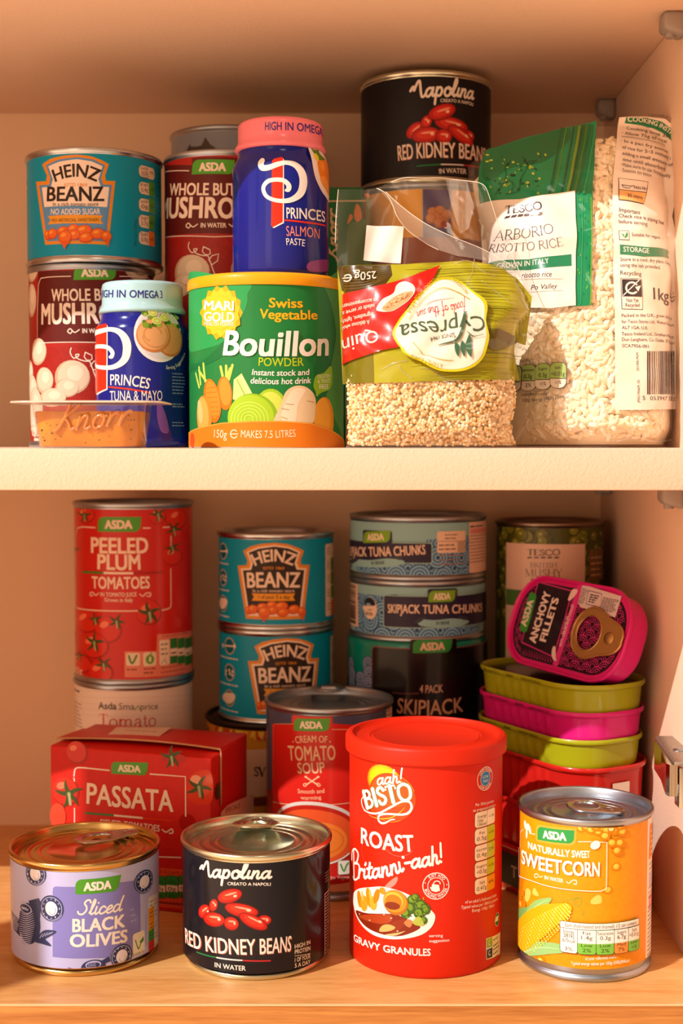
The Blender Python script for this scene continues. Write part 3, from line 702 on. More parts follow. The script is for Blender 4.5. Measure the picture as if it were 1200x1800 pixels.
# ---- gravy granules tub
x, y, r, h = 39.8, 62.6, 37.9, 105.2
REDP = mat('red_tub_plastic', '#cf240b', rough=0.42, var=.03, bscale=30); LIDP = mat('red_lid_plastic', '#d2280f', rough=0.45, bump=.08, bscale=500)
H = root('gravy_tub', 'tall red plastic tub of gravy granules with a red lid, tallest at the front', 'tub', (x, y, FLOOR)); Rb = 36.0
mesh('tub_body', *lathe([(0, 1), (Rb - 3, 1), (Rb - 2, 0), (Rb - .8, 0), (Rb - .2, .6), (Rb, 2), (Rb, h - 4), (0, h - 4)], x, y, FLOOR), REDP, H, sharp=50)
lp = [(Rb + .3, h - 8.2), (r - .6, h - 8.2), (r - .1, h - 7.7), (r, h - 6.8), (r, h - 1.6), (r - .5, h - .5), (r - 1.5, h), (r - 3.2, h), (r - 4.2, h - 1.8), (r - 6, h - 2.2)]
for f in (.7, .66): lp += [(f * r + .8, h - 2.2), (f * r, h - 1.7), (f * r - .8, h - 2.2)]
lid_o = mesh('lid', *lathe(lp + [(0, h - 2.2)], x, y, FLOOR), LIDP, H, sharp=50)
A = cyl_art(x, y, Rb + .1, FLOOR, 'gloss').crop(610, 1330, 7.826); WH = '#f8efe6'; A.fs = True
A.ell((490, 335), 236, 236, '#f0861a'); A.ell((495, 320), 215, 205, '#f7b814'); A.ell((500, 300), 185, 150, '#fbd016')
A.ell((590, 560), 330, 345, '#d2481c', 0, 34); A.ell((600, 480), 290, 220, '#d6581e'); A.ell((570, 560), 330, 350, '#f39a22', ring=7, arc=(195, 300), n=20); A.ell((590, 560), 332, 347, '#f3b23a', ring=5, arc=(20, 75))
A.line([(300, 800), (430, 850), (600, 840), (720, 770), (800, 690)], 14, '#f6b93c', taper=True)
A.T('aah!', [(415, 390), (590, 372), (770, 350)], 185, WH, b=.13, font='script')
for bb, col in ((.155, '#3f8a52'), (.115, WH)): A.T('BISTO', [(262, 712), (560, 640), (905, 592)], 235, col, b=bb, font='serif')
A.line([(240, 735), (330, 775), (450, 772), (600, 695), (740, 622), (850, 618), (888, 690), (850, 765), (760, 795), (560, 786), (450, 805), (435, 870), (480, 912), (540, 905), (600, 868), (655, 862)], 34, WH, taper=[.5, .7, .8, .9, .8, .9, 1, 1, .9, .8, .9, .9, .9, .7, .5, .4])
A.line([(232, 540), (205, 600), (222, 690), (262, 745)], 22, WH, taper=True)
A.fs = False; A.T('ROAST', [(190, 1188), (535, 1282), (925, 1302)], 226, WH, b=.035)
A.ell((700, 1180), 245, 200, '#e2634e', ring=9, arc=(180, 330)); A.ell((330, 1330), 215, 200, '#e0503c', ring=7, arc=(120, 260))
A.crop(600, 1500, 4)
A.poly([(298, 245), (330, 205), (385, 165), (395, 185), (372, 225), (325, 250)], '#e8877c', True)
A.T('B', [(72, 185), (150, 170)], 200, WH, b=.075, font='script', shear=.0)
A.T('ritannj', [(118, 170), (270, 168), (440, 120)], 128, WH, b=.15, font='script'); A.ell((433, 28), 11, 11, WH); A.ell((172, 70), 11, 11, WH)
A.T('-aah!', [(440, 108), (590, 92), (722, 56)], 128, WH, b=.15, font='script')
A.ell((664, 230), 97, 98, WH, ring=6, n=40); A.ell((664, 230), 61, 62, WH, ring=4, n=36)
A.ring_text('JUST ADD', (664, 230), 68, 20, WH, 84, 96); A.ring_text('BOILING WATER', (664, 230), 86, 20, WH, 272, 150, inward=True); A.ell((588, 208), 4, 4, WH, n=8); A.ell((740, 220), 4, 4, WH, n=8)
A.poly([(636, 215), (685, 222), (692, 262), (664, 272), (632, 262)], WH); A.ell((670, 212), 27, 22, WH, 0, ring=7, arc=(-20, 200)); A.poly([(632, 262), (622, 235), (640, 238)], WH)
A.poly([(82, 320), (90, 275), (125, 248), (200, 238), (300, 235), (440, 275), (560, 345), (645, 415), (657, 460), (630, 520), (560, 572), (440, 600), (320, 600), (220, 570), (140, 500), (98, 415)], '#f3ebe2', True)
A.poly([(104, 400), (180, 420), (350, 425), (450, 455), (520, 500), (555, 520), (500, 555), (400, 582), (280, 566), (180, 520), (122, 455)], '#7e2410', True)
A.poly([(125, 440), (220, 428), (340, 432), (355, 470), (300, 495), (200, 480)], '#a8401c', True); A.poly([(330, 500), (440, 460), (430, 520), (360, 560)], '#8c2c12', True)
for c, rx, ry, rot, col in (((128, 320), 30, 62, 12, '#d18414'), ((160, 350), 42, 60, -5, '#e29a24'), ((195, 310), 30, 72, 10, '#d98c18'), ((225, 350), 36, 50, 0, '#e8a834'), ((248, 300), 24, 60, -18, '#cf8216'), ((290, 262), 26, 26, 0, '#d88e1c'), ((150, 300), 12, 40, 10, '#f0bc52'), ((205, 290), 10, 40, 12, '#f0bc52')): A.ell(c, rx, ry, col, rot)
for c, rr in (((500, 330), 40), (((520, 310)), 30), ((480, 385), 46), ((450, 420), 40), ((560, 365), 40), ((590, 385), 34), ((545, 420), 40), ((575, 470), 30), ((595, 400), 30)): A.ell(c, rr, rr, '#3c5f1c', n=14); A.ell((c[0] - 4, c[1] - 6), rr * .62, rr * .6, '#6f9426', n=11)
A.poly([(500, 480), (545, 440), (580, 500), (530, 505)], '#a9b64a', True)
for i in range(40): A.ell((450 + random.random() * 150, 310 + random.random() * 165), 5, 5, random.choice(['#2d4a14', '#88ab34']), n=6)
A.ell((380, 345), 97, 92, '#b0661a', 8); A.ell((375, 335), 92, 82, '#d28b22', 8); A.ell((368, 330), 74, 62, '#e9b443', 8); A.ell((366, 340), 66, 54, '#c9761a', 8); A.ell((360, 366), 60, 28, '#7e2a12', 4)
A.poly([(285, 510), (330, 498), (380, 520), (340, 545), (270, 548)], '#d9ab62', True); A.poly([(440, 490), (470, 462), (500, 480), (480, 520)], '#c77a4a', True); A.poly([(310, 570), (400, 556), (450, 545), (380, 576)], '#e0b87a', True)
for p in ((170, 515), (130, 425), (200, 470), (395, 545), (300, 430), (350, 455)): A.ell(p, 8, 4, '#f3d8b6', 20, n=8)
A.T('GRAVY GRANULES', [(88, 612), (345, 700), (626, 720)], 50, WH, b=.035)
A.T('serving', [(616, 588), (712, 586)], 21, WH); A.T('suggestion', [(616, 624), (757, 618)], 21, WH)
A.crop(590, 1240, 3.4625)
A.ell((911, 445), 76, 75, WH, ring=4, n=36); A.ell((911, 445), 46, 46, '#3a86c8'); A.ell((911, 445), 48, 48, WH, ring=3)
A.ring_text('LOW SUGAR', (911, 445), 53, 15, WH, 90, 120); A.ring_text('LOW SUGAR', (911, 445), 68, 15, WH, 270, 110, inward=True)
A.T('LOW', [(893, 444), (928, 438)], 17, WH); A.T('FAT', [(897, 470), (928, 464)], 17, WH)
A.T('Per 50ml portion', [(850, 614), (960, 588)], 18, WH); A.T('as prepared contains', [(836, 648), (970, 612)], 18, WH)
rows = [('Energy', '55kJ', '<1%', '#f1e3d2', '13kcal'), ('Fat', '0.5g', '<1%', '#b9c21c', None), ('Saturates', '0.4g', '2%', '#b9c21c', None), ('Sugars', '<0.5g', '<1%', '#b9c21c', None), ('Salt', '0.47g', '8%', '#e39a1a', None)]
for i, (a, b, c, col, d) in enumerate(rows):
    y0 = 655 + i * 101.5; u0, v1 = A.q((846, y0)); u1, _ = A.q((921, y0)); u2, _ = A.q((966, y0)); v0 = v1 - A.mm(97)
    A.urect(u0 - .15, v0 - .15, u2 + .15, v1 + .15, '#6a5a2a', A.mm(24)); A.urect(u0, v0, u1 - .1, v1, '#f3dcc6', A.mm(22), 'ad'); A.urect(u1 + .1, v0, u2, v1, col, A.mm(14), 'bc')
    def tx(s, ua, ub, v, hh): A.T(s, None, hh, '#3a2c20', raw=[(ua, v), (ub, v)])
    wd = u1 - u0
    if d: tx(a, u0 + wd * .2, u1 - wd * .06, v1 - A.mm(38), A.mm(18)); tx(b, u0 + wd * .18, u0 + wd * .62, v1 - A.mm(64), A.mm(18)); tx(d, u0 + wd * .18, u1 - wd * .1, v1 - A.mm(88), A.mm(18))
    else: tx(a, u0 + wd * (.35 if len(a) < 5 else .1), u1 - wd * (.2 if len(a) < 5 else .05), v1 - A.mm(38), A.mm(18)); tx(b, u0 + wd * .14, u1 - wd * .06, v1 - A.mm(76), A.mm(25))
    tx(c, u1 + (u2 - u1) * .15, u2 - (u2 - u1) * .15, v1 - A.mm(52), A.mm(17))
for t, p, q in (('of an adult’s Reference Intake', (787, 1206), (976, 1160)), ('Typical values per 100ml as prepared', (762, 1238), (984, 1182)), ('Energy 110kJ / 26kcal', (828, 1258), (962, 1222))): A.T(t, [p, q], 19, WH)
A.ell((982, 1302), 38, 44, '#f0ead8'); A.ell((982, 1302), 34, 40, '#1f7a3a'); A.poly([(965, 1320), (975, 1285), (990, 1275), (985, 1310)], '#e8efe0')
A.poly([(914, 1418), (1000, 1376), (1000, 1510), (914, 1548)], '#eadfbe'); A.poly([(918, 1424), (952, 1408), (952, 1464), (918, 1478)], '#8fb51e'); A.poly([(918, 1486), (952, 1472), (952, 1530), (918, 1542)], '#2a1f12')
A.ell((935, 1444), 14, 17, '#f3f3d8', ring=5, arc=(60, 330)); A.ell((935, 1506), 14, 17, '#f3e9d8', ring=5, arc=(60, 330)); A.micro((957, 1412), (990, 1455), 2, '#5a4a2a', 7); A.micro((957, 1475), (990, 1525), 3, '#5a4a2a', 7)
A.build('printed_label', H)

# ---- sweetcorn
H = tin_can('sweetcorn_can', 'orange can of sweetcorn at the front right corner of the wooden floor', 'can', 113.7, 53.3, FLOOR, 31.4, 73.8, rim=DULL, foot=.6, recess=5.0)
A = can_art(H).crop(900, 1440, 4.615); WH = '#fbf3e8'
def kernel(c, sz=39, rot=0, col='#fac544'):
    A.poly([(c[0] + sz * a, c[1] + sz * b) for a, b in ((-1, .5), (-.75, -.6), (.1, -.95), (.9, -.55), (1, .45), (.1, .95))], '#cf7f0a', True)
    A.ell((c[0] - 3, c[1] - 5), sz * .7, sz * .6, col, rot, n=12); A.ell((c[0] - 6, c[1] - 10), sz * .32, sz * .22, '#fbd468', 20, n=10)
for c in ((560, 75), (600, 62), (640, 85), (700, 100), (735, 70), (765, 88), (820, 92), (890, 100), (870, 52), (680, 60), (750, 135), (805, 190), (868, 190), (845, 255), (845, 388), (775, 575), (50, 500), (40, 540), (60, 600), (45, 650), (75, 690), (130, 1128), (100, 1110), (175, 1145), (232, 1150)): kernel(c)
kernel((800, 80), 30, 0, '#fbe0b0')
for pts in ([(640, 655), (690, 615), (722, 630), (720, 680), (645, 688)], [(110, 570), (135, 565), (150, 600), (130, 665), (105, 650)], [(165, 580), (182, 558), (215, 620), (170, 610)]): A.poly(pts, '#fbcb62', True)
A.asda((205, 55), (505, 90), (500, 200), (205, 165), g='#2f9a4c', wt=WH, outline='#e9a93a')
A.line([(535, 182), (640, 182)], 6, WH, False); A.line([(700, 183), (764, 183), (762, 380), (760, 520)], 6, WH, False)
A.line([(760, 520), (752, 560), (715, 580)], 6, WH); A.line([(715, 580), (500, 572), (300, 541), (150, 492), (65, 460)], 6, WH); A.line([(65, 460), (65, 230)], 6, WH, False); A.line([(66, 180), (67, 110), (90, 84)], 6, WH); A.line([(140, 115), (185, 122)], 6, WH, False)
A.ell((672, 206), 42, 34, WH, 35); A.ell((62, 205), 14, 34, WH); A.ell((105, 45), 24, 38, WH, 15); A.ell((140, 78), 20, 44, WH, 30); A.ell((118, 115), 17, 46, WH, -4); A.ell((128, 60), 24, 30, WH)
A.T('NATURALLY SWEET', [(128, 233), (400, 300), (630, 312)], 56, WH, b=.055)
A.T('SWEETCORN', [(86, 352), (395, 440), (706, 458)], 112, WH, b=.05)
A.T('IN WATER', [(262, 486), (338, 502), (413, 515)], 31, WH, b=.04)
for pts in ([(245, 462), (225, 470), (205, 445), (182, 448), (185, 472), (205, 468)], [(440, 505), (460, 520), (490, 495), (520, 500), (518, 528), (498, 522)]): A.line(pts, 7, WH)
A.line([(410, 640), (425, 660), (460, 655), (500, 648), (545, 640)], 4, '#4f9a3a'); A.line([(500, 650), (505, 690), (530, 705), (560, 680), (560, 645), (520, 640), (500, 650)], 4, '#4f9a3a'); A.line([(560, 740), (580, 760), (565, 790)], 4, '#4f9a3a', taper=True)
A.poly([(35, 840), (50, 740), (120, 712), (160, 720), (100, 780), (60, 850)], '#7cab5a', True); A.poly([(120, 745), (190, 660), (318, 634), (290, 692), (190, 740), (120, 790)], '#8fbf6e', True); A.line([(140, 750), (220, 690), (300, 645)], 6, '#b9dba0', taper=True)
A.poly([(40, 1100), (180, 1000), (280, 995), (390, 1012), (425, 1075), (300, 1092), (150, 1108)], '#93c47c', True); A.line([(70, 1098), (220, 1040), (400, 1050)], 7, '#bfe0ae', taper=True)
A.poly([(32, 1070), (30, 880), (90, 780), (220, 700), (350, 680), (450, 682), (488, 720), (450, 790), (360, 860), (260, 950), (150, 1040), (60, 1104)], '#e8ad14', True)
for i in range(24):
    for j in range(11):
        t, q = (i + .5) / 24, (j + .5) / 11 - .5
        X, Y = 45 + 430 * t + q * 175 * (1 - .62 * t ** 2) * (math.sin(.35 + t)), 1050 - 345 * t + q * 215 * (1 - .72 * t ** 2)
        if 34 < X < 478: A.ell((X, Y), 8.5, 7.5, '#f6d23a' if (i + j) % 5 else '#fbe88a', 40, n=7)
u0, v1 = A.q((396, 818)); u1, _ = A.q((1012, 788)); _, v0 = A.q((398, 1066)); wd, ht = u1 - u0, v1 - v0; BLK = '#3a2a1e'
A.urect(u0 - .2, v1 - ht * .215, u1 + .2, v1 + .2, BLK, .9, 'a'); A.urect(u0, v1 - ht * .20, u1, v1, '#f7f1ea', .8, 'a')
A.T('Each (hob-heated and drained) 1/2 can contains', None, A.mm(30), BLK, raw=[(u0 + wd * .06, v1 - ht * .155), (u1 - wd * .04, v1 - ht * .155)])
cu = [0, .205, .42, .635, .825, 1.0]
for i, (a, b, c, d, col) in enumerate((('Energy', '281kJ', '67kcal', '3%', '#f7f1ea'), ('Fat', '1.4g', 'Low', '2%', '#7cc24a'), ('Saturates', '0.3g', 'Low', '2%', '#7cc24a'), ('Sugars', '6.7g', 'Med', '7%', '#ef9446'), ('Salt', '<0.01g', 'Low', '<1%', '#7cc24a'))):
    a0, a1 = u0 + wd * cu[i], u0 + wd * cu[i + 1]; top = v1 - ht * .205
    A.urect(a0 - .12, v0 - .15, a1 + .12, top, BLK, 1.2, 'cd'); A.urect(a0 + .1, v0 + .05, a1 - .1, top - .15, col, 1.1, 'cd'); A.urect(a0 + .1, v1 - ht * (.65 if i else .8), a1 - .1, top - .15, '#f7f1ea')
    def tx(s, v, hh, m): A.T(s, None, hh, BLK, raw=[(a0 + (a1 - a0) * m, v1 - ht * v), (a1 - (a1 - a0) * m, v1 - ht * v)])
    tx(a, .36, A.mm(27), .06 if len(a) > 6 else .18 if len(a) > 4 else .28); tx(b, .52 if i else .50, A.mm(32), .08 if len(b) > 5 else .2)
    tx(c, .66 if not i else .76, A.mm(27 if i else 30), .2 if i else .14); tx(d, .93, A.mm(30), .27)
A.T('of your reference intake', [(592, 1142), (720, 1138), (846, 1124)], 25, WH, b=.02); A.T('Typical energy values per 100g-358kJ/84kcal', [(480, 1176), (710, 1180), (940, 1154)], 27, WH, b=.02)
A.poly([(1098, 0), (1190, -60), (1190, 1180), (1078, 1172), (1090, 600)], '#f1e4d6'); A.poly([(1116, 40), (1160, 20), (1154, 300), (1106, 326)], '#e98a1e'); A.micro((1122, 80), (1152, 300), 6, '#fbf3e8', 14)
A.micro((1110, 350), (1150, 420), 3, '#4a3a34', 9); A.rect((1110, 440), (1146, 510), '#c9bfd8'); A.rect((1106, 620), (1142, 690), '#e9a0a0'); A.micro((1104, 540), (1140, 610), 3, '#6a5a54', 8); A.micro((1098, 700), (1138, 1060), 12, '#6a5a54', 8)
can_label(H, A, 6.2, 70.4, mat('ink_sweetcorn_orange', '#e8960f', .4, coat=.1, var=.05, bscale=420))
ring_pull(H, at_z(1094, 1431, -171.4), at_z(998, 1421, -171.4), 18, m=STEEL, lift=.05, th=1.0)

# ---- passata carton
c0, c1, e_r, e_b = Vector((-153, 134, FLOOR)), Vector((-66, 109, FLOOR)), None, None
e_r = (c1 - c0); CW = e_r.length; e_r.normalize(); e_b = Vector((-e_r.y, e_r.x, 0)); CD, CH = 53.0, 83.5
H = root('passata_carton', 'red carton of passata with folded top, behind the lilac can', 'carton', tuple((c0 + c1) / 2 + e_b * CD / 2))
def cx(p): return tuple(c0 + e_r * p[0] + e_b * p[1] + Vector((0, 0, p[2])))
RED = mat('red_carton_board', '#cf2018', rough=.4, var=.04, bscale=300); KRAFT = mat('raw_board_edge', '#c9946c', rough=.7)
V, Fc = bm_out(box_bm(0, CW, 0, CD, 0, CH, bevel=1.0, segs=3)); V = [(x, y, z - (2.2 * max(0, z / CH - .5) * 2 if y < 10 else 0) * (.4 + .6 * x / CW)) for x, y, z in V]
mesh('carton_body', [cx(p) for p in V], Fc, RED, H, sharp=40)
# folded seam over the top and the ear turned down on the right side
fl = []
for i in range(15):
    t = i / 14; fl.append((t * (CW + .6) + .2 * 0, 8 + 5 * math.sin(t * 2.4), CH + .5 + 1.2 * math.sin(math.pi * t) + (1.0 - t) * 1.0))
V, Fc = [], []
for x, y, z in fl: V += [cx((x, y, z)), cx((x, y + 30, CH + .3)), cx((x, y + 30, CH - .3)), cx((x, y, z - .7))]
for i in range(14): b = i * 4; Fc += [(b, b + 4, b + 5, b + 1), (b + 3, b + 2, b + 6, b + 7), (b, b + 3, b + 7, b + 4), (b + 1, b + 5, b + 6, b + 2)]
Fc += [(0, 1, 2, 3), (56, 59, 58, 57)]
flap = mesh('top_flap', V, Fc, RED, H, sharp=30)
V, Fc = tube([cx((x, y - .2, z - .3)) for x, y, z in fl] + [cx((CW + .8, fl[-1][1], CH - q)) for q in (2, 10, 20, 29)], .55, 6); mesh('raw_edge', V, Fc, KRAFT, H)
ear = [(CW + .1, fl[-1][1], CH), (CW + .9, fl[-1][1], CH - 1), (CW + .9, fl[-1][1] + .2, CH - 29), (CW + .3, CD - 12, CH - 30), (CW + .2, CD - 2, CH)]
V = [cx(p) for p in ear] + [cx((p[0] + .5, p[1], p[2])) for p in ear]; mesh('side_ear', V, [(0, 1, 2, 3, 4)[::-1], (5, 6, 7, 8, 9), (0, 1, 6, 5), (1, 2, 7, 6), (2, 3, 8, 7), (3, 4, 9, 8), (4, 0, 5, 9)], RED, H, smooth=False)
A = plane_art(c0 - e_b * .12, e_r, (0, 0, 1), 'gloss').crop(0, 1270, 2.553); WH = '#f3dccb'
def tomato(A, c, r_, col='#d2281a', star=True, rot=0):
    A.ell(c, r_, r_, '#a5160f'); A.ell((c[0] - r_ * .06, c[1] - r_ * .06), r_ * .92, r_ * .92, col); A.ell((c[0] - r_ * .3, c[1] - r_ * .4), r_ * .34, r_ * .24, '#ec7a58', 20)
    if star: calyx(A, c, r_ * .75, rot)
def calyx(A, c, r_, rot=0):
    for i in range(5):
        a = math.radians(rot + i * 72 + 12 * (i % 2)); A.line([c, (c[0] + r_ * .55 * math.cos(a + .15), c[1] - r_ * .55 * math.sin(a + .15)), (c[0] + r_ * math.cos(a), c[1] - r_ * math.sin(a))], r_ * .3, '#3d4a22', taper=[1.2, .9, .2])
    A.ell(c, r_ * .17, r_ * .17, '#6c7a3a', n=9); A.line([c, (c[0] + r_ * .1, c[1] + r_ * .7)], r_ * .2, '#a8a878', False)
for c, rr in (((345, 135), 52), ((295, 310), 68), ((890, 300), 62)): tomato(A, c, rr, star=False)
A.ell((780, 160), 60, 22, '#b51812'); A.poly([(850, 240), (945, 220), (945, 360), (850, 350)], '#d93a22', True); A.ell((880, 262), 28, 26, '#f0a488')
calyx(A, (310, 320), 66, 20); calyx(A, (770, 155), 52, 160); calyx(A, (893, 290), 58, 60); A.ell((840, 450), 40, 40, '#b01812'); A.ell((260, 420), 40, 60, '#e0452c')
A.line([(490, 215), (375, 203)], 6, WH, False); A.line([(375, 203), (340, 206), (332, 240)], 6, WH); A.line([(332, 250), (334, 262)], 6, WH, False); A.line([(334, 385), (335, 600)], 5, WH, False)
A.line([(674, 231), (832, 243), (833, 420)], 6, WH, False); A.line([(335, 590), (560, 598), (810, 606)], 6, WH, False)
A.asda((498, 176), (664, 180), (660, 238), (500, 230), wt='#efdcc6')
A.T('PASSATA', [(388, 362), (585, 384), (778, 400)], 92, '#f5ddc8', b=.03)
for p, q, col in (((384, 406), (514, 417), '#2d7a3a'), ((514, 417), (643, 429), '#f3dccb'), ((643, 429), (772, 441), '#e0381f')): A.line([p, q], 9, col, False)
A.T('SIEVED TOMATOES', [(450, 462), (585, 474), (716, 490)], 28, WH, b=.03); A.line([(728, 480), (745, 492), (770, 478), (775, 495), (760, 497)], 6, WH)
A.rect((715, 650), (940, 850), '#e0502e'); A.T('each 1/2 pack contains', [(690, 675), (880, 684)], 16, '#7a2a14')
for i, (a, b) in enumerate((('0.5g', '<1%'), ('0g', '0%'), ('5g', '6%'))):
    x0 = 690 + i * 56; A.rect((x0 - 2, 684), (x0 + 54, 792), '#1c3a1c', 10); A.rect((x0, 686), (x0 + 52, 790), '#2f8f3a', 9); A.rect((x0, 728), (x0 + 52, 762), '#f1e0cc')
    A.T('LOW', [(x0 + 10, 722), (x0 + 42, 724)], 13, '#12301a'); A.T(a, [(x0 + 8, 754), (x0 + 44, 756)], 18, '#2a2018'); A.T(b, [(x0 + 12, 784), (x0 + 40, 786)], 14, '#12301a')
A.micro((700, 800), (900, 830), 3, '#8a2a18', 4)
A.build('printed_front', H)
A = plane_art(Vector(cx((CW + .62, 0, 0))), e_b, (0, 0, 1), 'gloss').crop(280, 1180, 3.333)
A.ell((447, 520), 52, 76, '#2a1210'); A.ell((447, 520), 48, 71, '#e9cdb6', ring=5); A.ell((447, 520), 33, 52, '#e9cdb6'); A.ell((447, 520), 30, 48, '#2a1210')
A.line([(432, 545), (440, 500), (452, 490), (448, 515), (440, 540), (462, 542)], 7, '#efd9c6'); A.ell((458, 528), 9, 14, '#efd9c6', ring=4)
A.ring_text('100% RECYCLE', (447, 520), 37, 9, '#2a1210', 90, 130); A.micro((432, 556), (462, 566), 1, '#efd9c6', 4)
A.poly([(360, 826), (400, 785), (470, 750), (552, 718), (552, 1040), (340, 1060)], '#eec3a8'); A.T('SPECIALS', [(385, 830), (470, 798)], 28, '#7a2a20', shear=.1); A.poly([(330, 690), (352, 650), (350, 740), (335, 745)], '#3a4220', True)
A.build('printed_side', H)
A = plane_art(Vector(cx((0, 0, CH + 1.3))), e_r, e_b, 'gloss').crop(80, 1270, 3.158)
A.poly([(395, 25), (700, 28), (610, 92), (345, 68)], '#e8c4aa'); A.micro((450, 40), (640, 58), 1, '#7a5a4a', 9)
A.shift = None; A.build('printed_top', sub(H, flap))

# ---- cream of tomato soup
H = tin_can('tomato_soup_can', 'tall can of tomato soup with ring pull, left of the red tub', 'can', -6.8, 165, FLOOR, 35.3, 102.4, rim=DULL, foot=1.5, recess=5)
A = can_art(H, 'gloss').crop(300, 1180, 2.857); CRM = '#e6c198'; RD = '#cc241c'
A.poly([(510, 262), (608, 265), (608, 225), (625, 218), (812, 218), (812, 262), (900, 268), (1090, 258), (1100, 1140), (512, 1100), (508, 640)], RD)
A.poly([(470, 580), (512, 640), (512, 1100), (470, 1050)], '#a3281c'); A.poly([(470, 590), (505, 600), (512, 660), (490, 690), (470, 670)], '#8c2418', True)
A.asda((620, 235), (800, 236), (795, 300), (618, 297), wt='#f1dcc8')
for i in range(16): A.ell((518 + i * 6.2, 264 + (i == 0) * 8), 2.6, 2.6, CRM, n=6)
for i in range(14): A.ell((812 + i * 6.2, 292), 2.6, 2.6, CRM, n=6)
for i in range(20): A.ell((515, 275 + i * 14), 2, 3, CRM, n=6)
A.T('CREAM OF', [(628, 362), (705, 356), (784, 360)], 34, CRM, b=.02); A.ell((614, 354), 4, 4, CRM, n=8); A.ell((800, 354), 4, 4, CRM, n=8)
A.T('TOMATO', [(592, 446), (710, 449), (828, 444)], 74, CRM, b=.02); A.T('SOUP', [(638, 512), (706, 513), (776, 508)], 54, CRM, b=.025)
A.line([(680, 532), (738, 570)], 6, CRM, False); A.line([(738, 532), (680, 570)], 6, CRM, False); A.ell((674, 570), 11, 9, CRM, 30, ring=4); A.ell((742, 570), 11, 9, CRM, -30, ring=4); A.ell((678, 530), 7, 5, CRM); A.ell((740, 530), 7, 5, CRM)
A.T('Smooth and', [(638, 612), (704, 614), (772, 610)], 22, CRM); A.T('warming', [(652, 643), (704, 645), (756, 641)], 20, CRM)
A.line([(512, 655), (600, 668), (720, 672), (900, 660)], 3, CRM)
A.poly([(470, 1010), (1100, 970), (1100, 1110), (470, 1090)], '#eeb795'); A.ell((712, 815), 250, 165, '#d7cfc6', 0, 48); A.ell((712, 820), 238, 152, '#b9281a', 0, 48); A.ell((712, 830), 226, 140, '#e2572a', 0, 48); A.ell((740, 850), 150, 96, '#ee8030', 0, 40); A.ell((760, 850), 110, 70, '#e4671f', 0, 30, ring=6); A.ell((750, 850), 60, 36, '#ee8a3a', 0, 24, ring=5)
A.ell((712, 815), 250, 165, '#f2e2d2', 0, 40, ring=8, arc=(200, 350))
A.rect((838, 950), (898, 1018), '#6a7a5a', 10); A.rect((840, 952), (896, 1016), '#f4efe2', 9); A.line([(852, 968), (868, 1002), (880, 975), (890, 962)], 8, '#4aa03a'); A.T('Vegetarian', [(836, 1044), (920, 1040)], 18, '#f4e6d4'); A.T('Gluten free', [(760, 1046), (826, 1044)], 18, '#f4e6d4')
A.poly([(470, 1060), (1100, 1050), (1100, 1110), (470, 1100)], '#d2543a')
A.rect((1082, 160), (1112, 245), '#d9b79c', 0); A.micro((1085, 170), (1105, 240), 4, '#5a4038', 7)
can_label(H, A, 5.5, 98.4, '#4b4b66')
ring_pull(H, at_z(577, 1206, -143), at_z(577, 1234, -143), 19, m=DULL, lift=.1, th=1.2)

# ================================================================== LOWER SHELF, back row
# ---- plum tomatoes standing on a white can
H = tin_can('tomato_can', 'white value can of tomatoes under the red plum tomato can, behind the red carton', 'can', -122.8, 226, FLOOR, 35.3, 104.0, rim=DULL, foot=.8, group='tall tomato cans')
A = can_art(H).crop(80, 860, 4); INKB = '#3a2e2a'
A.T('Asda', [(372, 1543), (500, 1548)], 48, INKB, b=.03); A.T('Sma', [(515, 1548), (625, 1550)], 46, INKB); A.line([(628, 1548), (655, 1520), (662, 1548)], 8, '#5aa02c', False); A.T('price', [(668, 1550), (790, 1545)], 44, INKB)
A.T('Tomato', [(372, 1668), (580, 1676), (778, 1664)], 92, '#cf3a34', font='serif', b=.05)
A.micro((198, 1400), (268, 1430), 1, '#3a2e2a', 14); A.micro((198, 1470), (262, 1690), 7, '#8a7a72', 7)
for i in range(5): A.line([(200, 1400 + i * 40), (600, 1420 + i * 44), (1020, 1396 + i * 40)], 3, '#dfc9bd')
can_label(H, A, 3.6, 100.8, '#eddcd2')
H = tin_can('tomato_can', 'tall red can of peeled plum tomatoes on top of the white value can', 'can', -122.2, 226, FLOOR + 104.0, 35.3, 103.5, rim=DULL, group='tall tomato cans')
A = can_art(H, 'gloss').crop(80, 860, 4); WH = '#f2d3c0'; A.fs = True
for c, rr, st in (((280, 180), 60, 1), ((930, 210), 75, 0), ((900, 470), 70, 0), ((285, 930), 82, 0), ((440, 990), 95, 1), ((340, 1100), 95, 1), ((240, 1220), 70, 1), ((385, 1290), 85, 1), ((200, 1040), 60, 0), ((730, 870), 90, 0), ((790, 190), 60, 0)): tomato(A, c, rr, star=False)
for c, rr, ro in (((275, 185), 55, 10), ((790, 175), 60, 30), ((900, 280), 60, 120), ((890, 410), 55, 100), ((500, 930), 60, 60), ((345, 1075), 75, 0), ((410, 1230), 60, 40), ((350, 915), 50, 20), ((730, 870), 85, 20), ((240, 1170), 40, 0), ((215, 420), 30, 0)): calyx(A, c, rr, ro)
A.asda((368, 194), (672, 194), (668, 298), (368, 298), wt=WH)
A.line([(350, 270), (260, 264), (225, 275), (216, 330), (214, 800), (225, 835), (300, 848), (450, 855), (645, 855)], 8, WH, False); A.line([(686, 273), (735, 273)], 8, WH, False); A.line([(825, 268), (870, 266)], 8, WH, False); A.line([(880, 330), (880, 400)], 8, WH, False); A.line([(880, 560), (882, 800)], 8, WH, False); A.line([(882, 800), (872, 835), (820, 850)], 8, WH)
A.T('PEELED', [(322, 444), (520, 450), (722, 446)], 106, WH, b=.05); A.T('PLUM', [(366, 560), (520, 566), (668, 562)], 104, WH, b=.05)
